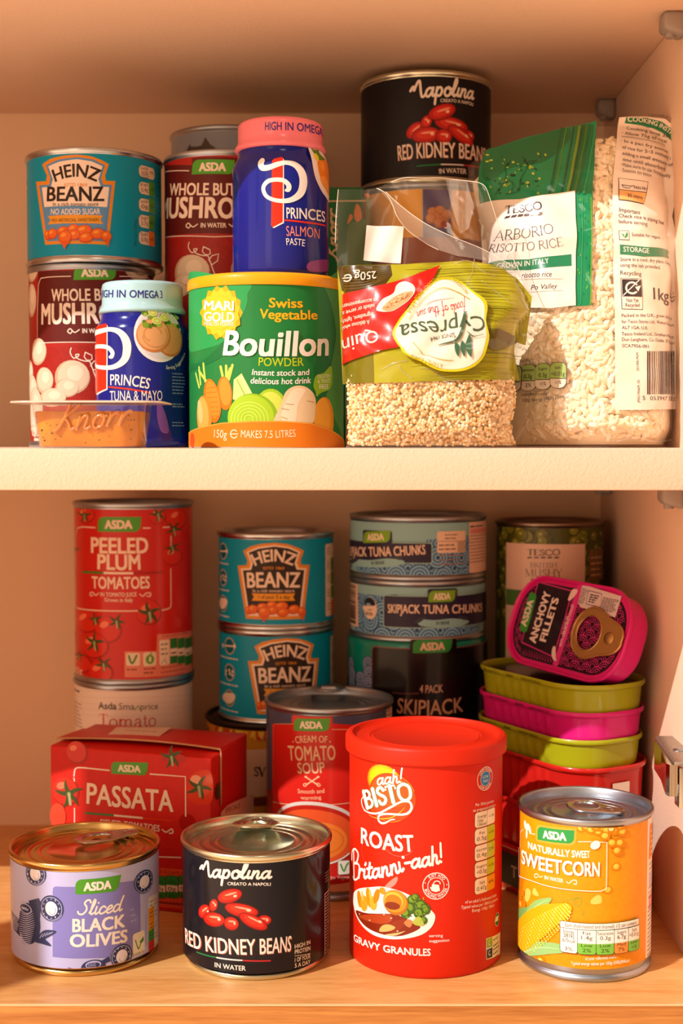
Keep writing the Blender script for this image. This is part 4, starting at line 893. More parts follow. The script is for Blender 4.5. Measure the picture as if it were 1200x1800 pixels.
for p, q, col in (((262, 580), (415, 588), '#4a7a2c'), ((415, 588), (622, 590), '#f0d8c8'), ((622, 590), (818, 584), '#a81812')): A.line([p, q], 16, col, False)
A.T('TOMATOES', [(328, 694), (530, 700), (732, 694)], 82, WH, b=.04)
A.T('IN TOMATO JUICE', [(388, 752), (515, 755), (640, 752)], 28, WH, b=.03); A.T('Grown in Italy', [(416, 788), (515, 792), (614, 790)], 26, WH, b=.03)
for pts in ([(375, 730), (355, 745), (335, 725), (316, 730), (318, 748), (335, 745)], [(662, 738), (685, 752), (705, 732), (736, 730), (735, 752), (712, 750)]): A.line(pts, 7, WH)
A.poly([(556, 1140), (780, 1138), (785, 1020), (1030, 990), (1030, 1310), (800, 1318), (556, 1322)], '#e0806a'); A.rect((566, 1152), (664, 1240), '#e6d0b4', 16); A.rect((686, 1148), (778, 1240), '#e6d0b4', 16)
A.line([(585, 1172), (608, 1225), (640, 1170)], 14, '#4f7a34'); A.ell((734, 1196), 30, 34, '#5f9a34'); A.line([(734, 1165), (745, 1150)], 8, '#5f9a34', False); A.T('1', [(727, 1212), (741, 1212)], 34, '#f0e2cc')
A.micro((570, 1255), (660, 1280), 1, '#8a3a2c', 10); A.micro((690, 1250), (780, 1300), 2, '#8a3a2c', 10); A.rect((800, 1062), (872, 1232), '#ecd6c0', 14); A.micro((810, 1075), (866, 1170), 3, '#6a4a3a', 9); A.line([(815, 1225), (840, 1190), (850, 1225)], 5, '#6a4a3a', False)
for i in range(3): x0 = 876 + i * 52; A.rect((x0, 1050), (x0 + 50, 1120), '#2f7a2e'); A.rect((x0, 1122), (x0 + 50, 1172), '#ecd6c0'); A.rect((x0, 1174), (x0 + 50, 1220), '#2f7a2e'); A.micro((x0 + 8, 1135), (x0 + 44, 1165), 1, '#6a4a3a', 12)
A.micro((820, 1010), (1010, 1030), 1, '#a8503c', 7); A.micro((810, 1240), (1000, 1300), 3, '#a8503c', 7); A.T('400g', [(150, 1290), (262, 1300)], 48, WH)
can_label(H, A, 3.2, 99.6, '#c9201a')

# ---- baked beans, two small cans on a broader can
def heinz(A, dark=True):
    OR, WH = '#dd8a22', '#eed3bf'
    A.poly([(258, 210), (330, 165), (440, 140), (560, 131), (680, 143), (775, 175), (840, 208), (806, 300), (812, 342), (895, 344), (835, 858), (285, 858), (205, 350), (292, 346), (300, 300)], OR)
    A.poly([(290, 218), (400, 172), (560, 152), (700, 170), (805, 218), (770, 325), (790, 372), (865, 374), (812, 830), (305, 830), (233, 378), (320, 374), (330, 320)], WH if dark else '#5b8fc4')
    A.poly([(312, 226), (410, 188), (560, 168), (690, 186), (784, 226), (748, 330), (770, 390), (842, 392), (796, 800), (315, 800), (256, 396), (334, 392), (352, 330)], '#2d1d16' if dark else '#f1ddd0')
    tx = WH if dark else '#2d1d16'
    A.T('HEINZ', [(372, 352), (550, 308), (732, 350)], 112 if dark else 104, tx, b=.04); A.T('ESTD 1869', [(452, 390), (550, 386), (650, 390)], 26, OR, b=.02)
    yb = 0 if dark else -54
    A.T('BEANZ', [(298, 560 + yb), (550, 558 + yb), (800, 558 + yb)], 142 if dark else 116, tx, b=.04); A.T('In a rich tomato sauce', [(352, 606 + yb * 1.15), (550, 606 + yb * 1.15), (748, 604 + yb * 1.15)], 30, tx, b=.01)
    if dark:
        A.poly([(340, 615), (755, 615), (735, 650), (755, 686), (340, 686), (362, 650)], '#e39a26'); A.T('1 of your 5 a day', [(405, 668), (550, 668), (705, 668)], 34, '#4a2a16', b=.02)
    else:
        A.poly([(272, 556), (828, 556), (800, 800), (310, 800)], '#5b8fc4'); A.T('NO ADDED SUGAR', [(335, 613), (550, 613), (765, 610)], 46, '#f1ddd0', b=.02)
        A.poly([(310, 626), (790, 622), (765, 656), (790, 690), (310, 694), (335, 660)], '#e39a26'); A.T('NO ARTIFICIAL SWEETENERS', [(345, 672), (550, 671), (755, 668)], 26, '#3a2a1c', b=.01)
    for c, rx, ry in (((310, 780), 40, 42), ((350, 770), 52, 46), ((440, 748), 56, 40), ((530, 732), 55, 42), ((620, 742), 70, 46), ((540, 780), 50, 42), ((640, 800), 62, 42), ((740, 770), 60, 46), ((815, 790), 44, 44), ((460, 795), 62, 56)):
        A.ell(c, rx, ry, '#c4451c', 8, n=16); A.ell((c[0], c[1] - 4), rx * .88, ry * .84, '#e0661f', 8, n=16); A.ell((c[0] - rx * .2, c[1] - ry * .3), rx * .4, ry * .3, '#f0963c', 15, n=12)
    A.poly([(425, 830), (500, 830), (470, 870), (458, 895), (446, 870)], '#d8541e', True); A.poly([(805, 810), (845, 810), (838, 850), (828, 880), (820, 850)], '#d8541e', True)
def pills(A, x0, x1, y0, dy, n, cols, tilt=0):
    for i in range(n):
        y = y0 + i * dy; A.rect((x0, y), (x1, y + dy * .95), '#e9d3bf', (x1 - x0) * .3, 'ad' if cols[i] else 'abcd')
        if cols[i]: A.rect((x0 + (x1 - x0) * .64, y), (x1, y + dy * .95), cols[i], 0)
        A.micro((x0 + (x1 - x0) * .2, y + dy * .2), (x0 + (x1 - x0) * .6, y + dy * .75), 3, '#5a4438', dy * .07)
def beanicons(A):
    for i, y in enumerate((212, 465, 712)):
        A.ell((66, y), 82, 84, '#d89a4a', ring=9); A.ell((66, y), 66, 68, '#0a5f72')
        if i == 0: A.line([(40, y), (95, y)], 14, '#e9d3bf', False); A.ell((30, y), 16, 24, '#e9d3bf', n=10); A.ell((102, y), 16, 24, '#e9d3bf', n=10)
        elif i == 1: [A.ell((66 + dx, y + dy), 15, 15, '#e9d3bf', n=10) for dx, dy in ((-20, 20), (0, -20), (22, -8), (4, 12), (-18, -12), (20, 26))]
        else: A.poly([(30, y + 5), (40, y - 45), (95, y - 45), (104, y + 5), (66, y + 55)], '#e9d3bf', True)
        A.micro((10, y + 102), (130, y + 124), 1, '#d6c8c0', 14, .1)
TEAL = '#0090b4'
G_B = 'small teal bean cans'
H = tin_can('food_can', 'broad can with yellow and white label under the two lower teal bean cans', 'can', -42.2, 232, FLOOR, 38.9, 81.0, rim=mat('dark_lacquer', '#3a2c26', .35, .6), foot=.5, recess=2, lidrings=False)
A = can_art(H).crop(280, 1180, 3.333)
A.poly([(150, 430), (800, 432), (800, 702), (150, 700)], '#e6cbb4')
for i in range(26): A.poly([(262 + i * 15 + random.random() * 8, 300 + random.random() * 90), (285 + i * 15, 300 + random.random() * 40), (290 + i * 15 + random.random() * 14, 330 + random.random() * 90), (270 + i * 15, 380 + random.random() * 40)], random.choice(['#c9451c', '#e9b832', '#b8641c', '#e8c650', '#d8861e']), True)
A.T('sv', [(552, 612), (622, 614)], 78, '#3a2a24', font='serif', b=.08); A.poly([(150, 705), (800, 708), (800, 760), (150, 756)], '#7a3a20')
can_label(H, A, 3.2, 77.2, '#d99a2a')
for nm, z0, hh, off in (('lower teal can of baked beans, half hidden behind the soup can', FLOOR + 79.7, 54.4, 1), ('upper teal can of baked beans with a black keystone label, above another like it', FLOOR + 134.1, 55.6, 0)):
    H = tin_can('baked_bean_can', nm, 'can', -38.8, 232, z0, 34.8, hh, rim=STEEL, group=G_B, recess=3.6)
    A = can_art(H).crop(380, 930, 5.4545)
    if off: R_ = A.P(480.7, 1000); A.shift = (R_, 1.0, (R_[0] + 7.0, R_[1] - 54.6))
    beanicons(A); heinz(A)
    pills(A, 1045, 1122, 146, 133, 5, (None, '#4f8a2c', '#4f8a2c', '#4f8a2c', '#d8742a'))
    can_label(H, A, 3.4, hh - 3.6, TEAL)

# ---- tuna
def waves(A, x0, x1, y0, rows, r_, c1, c2):
    for j in range(rows):
        y = y0 + j * r_ * .62; x = x0 + (j % 2) * r_
        while x < x1 + r_:
            for q, col in ((1, c2), (.9, c1), (.72, c2), (.62, c1), (.45, c2), (.34, c1), (.18, c2)): A.ell((x, y), r_ * q, r_ * q, col, n=20)
            x += r_ * 2
TQ, WB, WD, PLUM = '#8ebcc2', '#7fb0d6', '#2b4c78', '#2a2240'; PK = '#eccbb4'
G_T = 'stacked tuna cans'
def tuna_panel(A, x0, x1, y0, y1, logo, txt, base, tx0, tx1, th, brine):
    A.rect((x0 - 6, y0 - 6), (x1 + 6, y1 + 6), '#9cc0ba', 16); A.rect((x0, y0), (x1, y1), PLUM, 14)
    lx, ly = logo; A.rect((lx - 8, ly - 14), (lx + 200, ly + 92), PLUM, 16); A.asda((lx, ly), (lx + 190, ly - 8), (lx + 182, ly + 76), (lx - 4, ly + 82), g='#7cab2a', wt='#f0dcc4')
    A.T(txt, [(tx0, base), ((tx0 + tx1) / 2, base + 6), (tx1, base - 10)], th, PK, b=.035)
    bx, by = brine; A.poly([(bx - 70, by), (bx - 40, by - 14), (bx + 60, by - 8), (bx + 190, by - 20), (bx + 300, by), (bx + 230, by + 38), (bx + 60, by + 44), (bx - 40, by + 34)], TQ, True); A.T('IN BRINE', [(bx + 66, by + 26), (bx + 160, by + 22)], 24, '#2a3a44', b=.03)
    A.poly([(bx - 90, by + 4), (bx - 40, by - 26), (bx - 10, by - 26), (bx - 60, by + 14)], '#3a3a4a', True); A.poly([(bx + 215, by - 44), (bx + 290, by - 30), (bx + 270, by - 8), (bx + 235, by - 22)], '#3a3a4a', True)
H = tin_can('tuna_tin', 'lowest of the tuna tins, dark shrink wrapped pack with teal top', 'tin', 44.2, 226, FLOOR, 40.1, 32.1, rim=STEEL, group='shrink wrapped tuna tins')
PKH = H
PACKX, PACKY = 44.2, 226
for k in (1, 2, 3):
    tin_can('tuna_tin', ('tuna tin second from the bottom in the dark shrink wrapped pack', 'tuna tin third from the bottom in the dark shrink wrapped pack', 'topmost tin of the dark shrink wrapped pack, under the two turquoise tuna tins')[k - 1], 'tin', PACKX, PACKY, FLOOR + 32.1 * k, 40.1, 32.1, rim=STEEL, group='shrink wrapped tuna tins')
WR = root('shrink_wrap', 'dark printed shrink wrap sleeve with teal top round four tuna tins', 'wrapping', (PACKX, PACKY, FLOOR))
sp = [(40.6, .4), (40.5, 30), (39.9, 32.1), (40.5, 34), (40.5, 62), (39.9, 64.2), (40.5, 66), (40.5, 94), (39.9, 96.3), (40.5, 98.4), (40.6, 124), (40.7, 127.6), (39.6, 128.9), (37.2, 128.7)]
WRAPM = mat('teal_wrap_film', '#0c8474', rough=.2, coat=.6)
mesh('sleeve', *lathe(sp, PACKX, PACKY, FLOOR, 120), WRAPM, WR, sharp=70)
A = cyl_art(PACKX, PACKY, 40.85, FLOOR, 'gloss').crop(590, 880, 4.138)
waves(A, 60, 300, 1330, 1, 75, '#8f9cc0', '#2b4a74'); waves(A, 110, 260, 1190, 1, 62, '#8296b8', '#2b4a74'); waves(A, 120, 300, 1260, 4, 62, '#8f9cc0', '#2b4a74')
A.rect((268, 1054), (1120, 2640), '#7a4a3a', 30); A.rect((274, 1062), (1120, 2640), '#120a0c', 28); A.rect((540, 1008), (870, 1110), '#120a0c', 20)
A.asda((562, 1012), (842, 1004), (830, 1098), (560, 1108), g='#2f8a3c', wt='#e0b79e')
A.T('4 PACK', [(608, 1394), (690, 1396), (776, 1390)], 56, '#c99a84', b=.03); A.T('SKIPJACK', [(445, 1540), (680, 1556), (918, 1530)], 108, '#c79a80', b=.02)
A.line([(420, 1396), (520, 1402), (600, 1400)], 10, '#5a3a38'); A.build('printed_sleeve', WR)
for i, (z0, hh, txt) in enumerate(((FLOOR + 129.0, 34.6, 'lower of the two turquoise skipjack tuna tins, standing on the dark pack'), (FLOOR + 163.7, 36.2, 'topmost turquoise skipjack tuna tin on the tuna stack'))):
    H = tin_can('tuna_tin', txt, 'tin', 44.9, 226, z0, 40.2, hh, rim=DULL, group=G_T, recess=3)
    A = can_art(H).crop(590, 880, 4.138)
    if i == 1:
        waves(A, 105, 960, 440, 3, 84, WB, WD); waves(A, 740, 960, 310, 3, 84, WB, WD); A.poly([(60, 130), (960, 130), (960, 250), (720, 280), (60, 280)], TQ)
        tuna_panel(A, 60, 694, 276, 452, (212, 226), 'SKIPJACK TUNA CHUNKS', 398, -10, 652, 68, (200, 440))
        A.rect((734, 224), (936, 374), '#eacbb4', 12); A.micro((790, 236), (890, 284), 2, '#6a4a44', 8); A.line([(736, 296), (936, 292)], 4, '#8a6a5a', False); A.rect((880, 298), (934, 372), '#b9a08c'); A.micro((745, 310), (870, 365), 2, '#6a4a44', 9); A.micro((745, 385), (930, 470), 3, '#a87a64', 8)
        A.poly([(962, 150), (1100, 140), (1100, 520), (966, 524)], '#e9c6b2'); A.micro((972, 175), (1080, 190), 1, '#4a3430', 13); A.rect((972, 205), (1078, 228), '#dd8f8a'); A.micro((972, 245), (1080, 440), 9, '#7a5a52', 7)
    else:
        waves(A, 170, 1100, 892, 3, 84, WB, WD); waves(A, 170, 380, 710, 4, 84, WB, WD); A.poly([(160, 560), (1100, 550), (1100, 640), (640, 660), (320, 690), (160, 670)], TQ)
        tuna_panel(A, 356, 1110, 690, 864, (675, 656), 'SKIPJACK TUNA CHUNKS', 814, 384, 1052, 62, (660, 876))
        A.ell((256, 782), 66, 82, '#e9cdb8'); A.ell((252, 750), 56, 48, '#1c2030'); A.ell((245, 758), 26, 16, '#7f9fb8'); A.poly([(208, 764), (300, 764), (306, 790), (206, 790)], '#e9cdb8'); A.micro((225, 806), (290, 838), 2, '#5a4a44', 8)
        A.poly([(100, 545), (165, 560), (170, 920), (100, 890)], '#e2bfab')
        for k in range(20): A.rect((112, 575 + k * 16), (150, 575 + k * 16 + random.choice((4, 7, 10))), '#4a3632')
    can_label(H, A, 3.4, hh - 3.6, TQ)

# ---- mushy peas
H = tin_can('food_can', 'plain tin hidden beneath the can of mushy peas', 'can', 124.3, 238, FLOOR, 33.0, 92.0, rim=DULL)
H = tin_can('mushy_pea_can', 'green can of mushy peas with a pinkish label panel, at the back right corner', 'can', 124.3, 238, FLOOR + 92.0, 32.7, 103.6, rim=mat('dark_tin', '#8a7668', .34, 1), recess=3)
A = can_art(H, 'gloss').crop(820, 890, 3.158)
for i in range(170):
    c = (165 + random.random() * 600, 115 + random.random() * 520); r_ = random.uniform(30, 44)
    A.ell(c, r_, r_ * .92, '#3c3f10', 0, n=14, ) ; A.ell((c[0] - 3, c[1] - 4), r_ * .86, r_ * .8, random.choice(['#6d6f1e', '#7b7d28', '#5a5d18']), 0, n=14); A.ell((c[0] - 9, c[1] - 12), r_ * .3, r_ * .24, '#a3a34a', 0, n=9)
A.rect((228, 200), (644, 900), '#e6c0ae'); A.T('TESCO', [(340, 268), (428, 272), (518, 268)], 32, '#3a2e30', font='serif', b=.085)
for i in range(5): A.poly([(345 + i * 36, 279), (370 + i * 36, 279), (362 + i * 36, 288), (337 + i * 36, 288)], '#3a2e30')
A.T('BRITISH', [(356, 338), (428, 340), (500, 338)], 28, '#5a4a4a', font='serif', b=.05); A.T('MUSHY', [(326, 388), (428, 391), (530, 388)], 42, '#4a3c3e', font='serif', b=.05); A.T('PEAS', [(356, 442), (428, 444), (500, 441)], 42, '#4a3c3e', font='serif', b=.05)
A.rect((228, 456), (420, 560), '#4f7a3c'); A.rect((674, 240), (748, 400), '#7a5a34'); A.micro((684, 270), (742, 390), 4, '#c49a6c', 10)
can_label(H, A, 3.2, 100.0, '#4b4d16')

# ---- oblong fish tins at the right
GREEN = mat('lime_enamel', '#a3a716', rough=.32, coat=.35); PINK = mat('pink_enamel', '#d81b80', rough=.34, coat=.3); REDT = mat('red_enamel', '#c4201a', rough=.26, coat=.5)
DARKLID = mat('dark_printed_lid', '#1c1014', rough=.3, coat=.3)
ANG = math.radians(60); T1 = Vector((math.cos(ANG), -math.sin(ANG), 0)); T2 = Vector((math.sin(ANG), math.cos(ANG), 0)); UP = Vector((0, 0, 1))
def side_art(frame, L, W, off):
    """print on the long side of a tin that faces left into the picture"""
    c, e1, e2, up = frame; return plane_art(c - e2 * (W / 2 + off), e1, up, step=(2, None))
zt = -121.7
TC = Vector((117.5, 152.5, 0))
def stack_tin(name, label, z, m, L, W, H_, grp, code, dx=0, lidm=DARKLID, **k):
    fr = (TC + Vector((dx, dx * -.5, z)), T1, T2, UP)
    H = oblong_tin(name, label, 'tin', fr, L, W, 22, H_, m, lidm, grp, **k)
    A = plane_art(fr[0] - T2 * (W / 2 + 1.48), T1, UP, step=(None, None)); A.crop(0, 0, 1)
    if code:
        h0 = -2.35
        for t, a, b in code: A.T(t, None, 1.35, '#2a2410', raw=[(a, h0), (b, h0)], b=-.005)
        A.build('date_stamp', H)
    return H
FISHG, SARDG = 'small oblong anchovy tins', 'red oblong sardine tins'
stack_tin('anchovy_tin', 'top lime green oblong tin, the pink anchovy tin leans on it', zt, GREEN, 96, 54, 16.4, FISHG, (('R30F21', -30, -17), ('BBE', -10, -4), ('NOV2022', 3, 19)))
stack_tin('anchovy_tin', 'pink oblong tin lying flat between two lime green ones', zt - 14, PINK, 96, 54, 16.4, FISHG, (('R07M20', -24, -8), ('BBE', -1, 6), ('JAN2022', 10, 27)), dx=-.4)
stack_tin('anchovy_tin', 'lower lime green oblong tin resting on the red tins', zt - 28, GREEN, 96, 54, 16.4, FISHG, (('R30F21', -30, -17), ('BBE', -10, -4), ('NOV2022', 3, 19)), dx=-1.0)
zr = zt - 28 - 16.4 + 2.4
for k, txt in enumerate(('uppermost red oblong tin, under the lime and pink tins', 'middle red oblong tin of three, between the red tub and sweetcorn can', 'bottom red oblong tin of three, with a dark label on its side')):
    z = zr - k * (zr - FLOOR - 27.3) / 2
    H = stack_tin('sardine_tin', txt, z, REDT, 97.5, 55.5, z - FLOOR if k == 2 else 27.2, SARDG, (('L07', -30, -24), ('30/12/21', -20, -8), ('12:08', -4, 5)) if k == 0 else None, lidm=REDT)
    if k == 2:
        A = plane_art(TC + Vector((0, 0, z)) - T2 * (55.5 / 2 + 1.2), T1, UP); A.crop(0, 0, 1)
        A.urect(-34, -22, 20, -5, '#241a18', 0); A.urect(2, -12, 20, -6, '#c4201a', 0); A.T('T', None, 6, '#b9aaa0', raw=[(-4, -17), (1, -17)], b=.03); A.build('side_label', H)
    if k == 0:
        A = plane_art(TC + Vector((0, 0, z)) + T1 * (97.5 / 2 + .3), T2, UP); A.urect(-5.6, -22, 5.6, -8.5, '#e9d6c2', 0)
        A.build('side_label', H)
# the pink tin leaning against the right panel
E1 = Vector((.50, -.866, -.03)).normalized(); LEAN = math.radians(19); hz = Vector((.866, .50, 0)); E2 = hz * math.sin(LEAN) + UP * math.cos(LEAN); E2 = (E2 - E1 * E2.dot(E1)).normalized(); EN = E1.cross(E2)
LC = Vector((118.0, 141.0, -96.8))
H = oblong_tin('anchovy_tin', 'pink oblong tin of anchovy fillets leaning against the right panel, lid facing out', 'tin', (LC, E1, E2, EN), 92, 48, 20, 16.0, PINK, PINK, FISHG, flutes=False, recess=2.2, taper=1.0)
fc, _, _, _ = H['frame']
A = plane_art(fc + EN * .05, E1, E2, 'gloss')
def lidP(px, py):
    X, Y = px - 505, py - 418; a1, a2, b1, b2 = 452 / 45.2, 40 / 45.2, 42 / 22.6, -296 / 22.6
    d = a1 * b2 - a2 * b1; return (X * b2 - Y * b1) / d, (a1 * Y - a2 * X) / d
A.P = lidP; A.k = .1; A.crop(0, 0, 1); DK, PKI = '#25101f', '#d8358c'
A.fill(rrect(86.5, 42.5, 17.3), DK)
def arcs(x0, x1, y0, y1, r_, th):
    j = 0; y = y0
    while y < y1:
        x = x0 + (r_ if j % 2 else 0)
        while x < x1:
            for q in (1, .7, .42):
                pts = [(x + r_ * q * math.cos(math.radians(t)), y + r_ * q * math.sin(math.radians(t))) for t in range(0, 181, 18)]
                pts = [p for p in pts if abs(p[1]) < 20.3 and (abs(p[0]) < 24 or math.hypot(max(abs(p[0]) - 26, 0), max(abs(p[1]) - 4.0, 0)) < 16.2)]
                if len(pts) > 2: A.add(ribbon(pts, th), PKI, 3)
            x += 2 * r_
        y += r_ * .8; j += 1
arcs(1, 46, -24, 22, 4.4, .16); arcs(-46, -34, -22, 20, 3.6, .12)
for i in range(15):
    for yy in (18.4, -18.4): A.add(ribbon([(-30 + i * 2.3, yy - 1.8), (-28.9 + i * 2.3, yy + 1.8), (-27.7 + i * 2.3, yy - 1.8)], .13), PKI, 3)
A.poly([(205, 110), (500, 155), (485, 330), (440, 640), (150, 570)], PKI); A.poly([(212, 118), (494, 162), (478, 330), (434, 632), (157, 562)], DK)
A.poly([(540, 105), (575, 110), (560, 250), (520, 480), (480, 700), (440, 690), (480, 480), (505, 300)], PKI)
A.asda((150, 195), (118, 480), (178, 494), (214, 212), g='#3f9a3a', wt='#f0dcd4')
A.els = A.els[:-2]; A.poly([(150, 205), (168, 196), (205, 205), (213, 225), (196, 400), (180, 485), (160, 494), (125, 482), (116, 465), (132, 330)], '#3f9a3a'); A.T('ASDA', [(168, 452), (196, 252)], 48, '#f0dcd4', b=.055)
A.T('ANCHOVY', [(272, 562), (330, 182)], 58, '#f0dcd4', b=.06); A.T('FILLETS', [(354, 542), (404, 220)], 52, '#f0dcd4', b=.06)
A.T('IN OLIVE OIL', [(492, 470), (508, 335)], 20, '#f3c8d8', b=.02); A.T('WITH GARLIC AND PARSLEY', [(488, 560), (536, 252)], 20, '#f3c8d8', b=.02)
for pts in ([(480, 210), (500, 150), (540, 145), (535, 180), (500, 225), (482, 228)], [(420, 570), (440, 565), (455, 630), (465, 660), (440, 655), (420, 620)]): A.poly(pts, '#eccdd0', True)
A.poly([(575, 105), (885, 165), (862, 312), (590, 268), (562, 240)], '#d9c6ca'); A.micro((580, 130), (615, 245), 9, '#6a5a60', 5); A.line([(628, 145), (735, 160), (738, 255), (625, 240), (628, 145)], 4, '#3a3038', False); A.micro((650, 165), (710, 235), 4, '#3a3038', 7); A.micro((750, 180), (860, 285), 9, '#6a5a60', 5)
A.build('printed_lid', H)
def lp3(p, h=0): u, v = lidP(*p); return fc + E1 * u + E2 * v + EN * h
ring_pull(H, lp3((945, 470)), lp3((575, 425)), 27, n=EN, m=BRASS, lift=.01, th=1.1)

# ---- steel cabinet hinge on the right panel
H = root('cabinet_hinge', 'steel cabinet hinge on the right panel beside the red tins', 'hinge', (WALL_R, 55, -152))
HM = mat('hinge_nickel', '#c9bfb2', rough=.12, metal=1.0); HD = mat('hinge_slot_dark', '#2a2522', rough=.5, metal=.4); HT = mat('dusty_hinge_top', '#b5a596', rough=.42, metal=.85, var=.12, bscale=900)
out = [(30, 147.2), (33, 146.2), (60, 150.4), (82, 152.2), (86, 154.5), (86, WALL_R)]; out = out + [(30, WALL_R)]
V = [(x, y, -144.2) for y, x in out] + [(x, y, -158.5) for y, x in out]; n = len(out)
mesh('hinge_arm', V, [tuple(range(n)), tuple(range(n, 2 * n))[::-1]] + [(i, i + n, (i + 1) % n + n, (i + 1) % n) for i in range(n)], HM, H, smooth=False)
add_box('top_plate', (149.0, WALL_R, 29, 84, -144.3, -142.6), HT, H, bevel=.5, xf=lambda v: (v[0] + (v[1] - 29) * .08 * (v[0] < 152), v[1], v[2]), smooth=True)
add_box('front_bracket', (149.5, WALL_R, 22, 30.5, -162, -143.6), HM, H, bevel=.7, smooth=True)
add_box('spring_slot', (151.4, WALL_R - .2, 21.6, 23, -160.4, -145.4), HD, H, bevel=.2)
for k in range(6): add_box('spring_coil', (152.4, WALL_R - .5, 21.2, 22.2, -159.6 + k * 2.3, -158.4 + k * 2.3), HM, H, bevel=.25, smooth=True)
V, Fc = lathe([(2.6, 0), (2.6, .5), (1.6, 1.0), (0, 1.0)], 156.5, 52, -142.7, 20); mesh('screw', V, Fc, DULL, H, sharp=40)

# ================================================================== MIDDLE SHELF
ZS = SHELF
def mush(A, ox, oy):
    A.crop(ox, oy, 2.667); A.fs = True; CR, WH = '#d8bfa6', '#efd9cb'
    A.poly([(150, 60), (215, 40), (740, 40), (760, 460), (180, 460), (140, 300)], '#a3211a'); A.poly([(180, 100), (345, 96), (345, 62), (560, 62), (560, 100), (712, 96), (712, 440), (176, 440)], '#5c1412')
    for c, rx, ry, rot in (((212, 52), 62, 44, 0), ((150, 90), 26, 60, 0), ((148, 235), 22, 80, 0), ((650, 85), 60, 60, 0), ((178, 475), 34, 64, 10), ((205, 610), 40, 62, 0), ((138, 580), 30, 70, 0), ((150, 660), 26, 80, 10), ((335, 595), 84, 80, 0), ((312, 645), 56, 44, 0), ((243, 690), 62, 44, 0), ((610, 590), 80, 76, 0), ((640, 660), 60, 50, 0), ((700, 480), 40, 60, 0), ((165, 760), 30, 120, 0)):
        A.ell(c, rx, ry, '#c0a083', rot); A.ell((c[0] + rx * .08, c[1] - ry * .08), rx * .9, ry * .9, CR, rot); A.ell((c[0] + rx * .2, c[1] - ry * .25), rx * .45, ry * .45, '#e6d0b8', rot)
    A.ell((655, 85), 34, 34, '#b08a6c', ring=8); A.poly([(200, 760), (720, 760), (720, 870), (170, 868)], '#8c1c16'); A.poly([(160, 880), (760, 886), (760, 906), (160, 900)], '#ddd0bc')
    A.line([(332, 122), (225, 126), (192, 132), (182, 160), (177, 300), (177, 436), (445, 432), (712, 436)], 4, WH, False); A.line([(560, 122), (690, 128), (712, 150), (712, 436)], 4, WH, False)
    A.asda((350, 72), (545, 72), (540, 140), (345, 140), wt=WH)
    A.T('WHOLE BUTTON', [(242, 238), (445, 236), (650, 238)], 54, WH, b=.04); A.T('MUSHROOMS', [(196, 346), (445, 342), (694, 346)], 92, WH, b=.05)
    A.T('IN WATER', [(386, 388), (445, 388), (506, 388)], 21, WH, b=.04)
    for pts in ([(372, 372), (350, 385), (330, 368), (318, 380), (330, 390), (338, 380)], [(518, 372), (540, 385), (560, 368), (572, 380), (560, 390)]): A.line(pts, 5, WH)
    A.line([(334, 458), (330, 480), (345, 505), (365, 498), (370, 488), (355, 490), (365, 508), (400, 520), (420, 520), (450, 600), (475, 640)], 5, WH)
    for pts in ([(400, 478), (395, 500), (412, 522), (432, 510), (430, 492), (400, 478)], [(425, 540), (440, 520), (470, 512), (465, 545), (440, 562), (425, 540)]): A.line(pts, 5, WH, False)
    A.T('285g', [(150, 815), (200, 822)], 34, WH, b=.02); A.T('150g', [(155, 868), (205, 874)], 40, WH, b=.03); A.micro((150, 830), (200, 845), 1, WH, 8)
G_M = 'dark red mushroom cans'; G_K = 'small teal bean cans'
H = tin_can('mushroom_can', 'dark red can of whole button mushrooms at far left, under a teal bean can', 'can', -132.2, 152, ZS, 33.4, 93.4, rim=DULL, group=G_M)
A = can_art(H); mush(A, 0, 440); can_label(H, A, 3.2, 90.0, mat('ink_mushroom_red', '#9c1f19', .4, var=.1, bscale=600))
H = tin_can('baked_bean_can', 'teal can of baked beans with a white keystone label, top left on the mushroom can', 'can', -130.2, 152, ZS + 93.4, 35.8, 57.3, rim=STEEL, group=G_K)
A = can_art(H)
class Px:                                   # the keystone artwork scaled onto this can
    def __init__(s, A): s.A, s.P0 = A, A.P
    def __call__(s, X, Y): return s.P0(133 + (X - 550) * .2014, 271.5 + (Y - 130) * .2184)
P0 = A.P; A.P = Px(A); k0 = A.k; A.k = k0 * .2085; A.crop(0, 0, 1); heinz(A, False)
A.P = P0; A.k = k0; A.crop(0, 180, 2.667)
for i, (a, b, c) in enumerate((('Energy', '552kJ', '7%'), ('Fat', '0.4g', '<1%'), ('Saturates', '0g', '<1%'), ('Sugar', '3.7g', '4%'), ('Salt', '0.8g', '14%'))):
    y = 292 + i * 77.5; A.rect((651, y), (724, y + 75), '#e9d3bf', 22, 'ad' if i else 'abcd')
    if i: A.rect((697, y), (724, y + 75), '#4f9a3a' if i < 4 else '#e07a2a', 10, 'bc')
    A.T(a, [(660, y + 24), (694, y + 24)], 15, '#4a3a34'); A.T(b, [(662, y + 50), (694, y + 50)], 18, '#4a3a34'); A.T(c, [(702, y + 48), (720, y + 48)], 15, '#3a2c24')
    A.T('131kcal', [(662, y + 66), (694, y + 66)], 12, '#4a3a34') if i == 0 else None
A.T('Per can (200g)', [(640, 672), (642, 548)], 16, '#0c4a58'); A.T('BEANZ', [(128, 694), (128, 300)], 16, '#cfe4e6', b=.02); A.micro((738, 300), (756, 680), 18, '#0c5f70', 5)
can_label(H, A, 3.4, 54.0, TEAL)
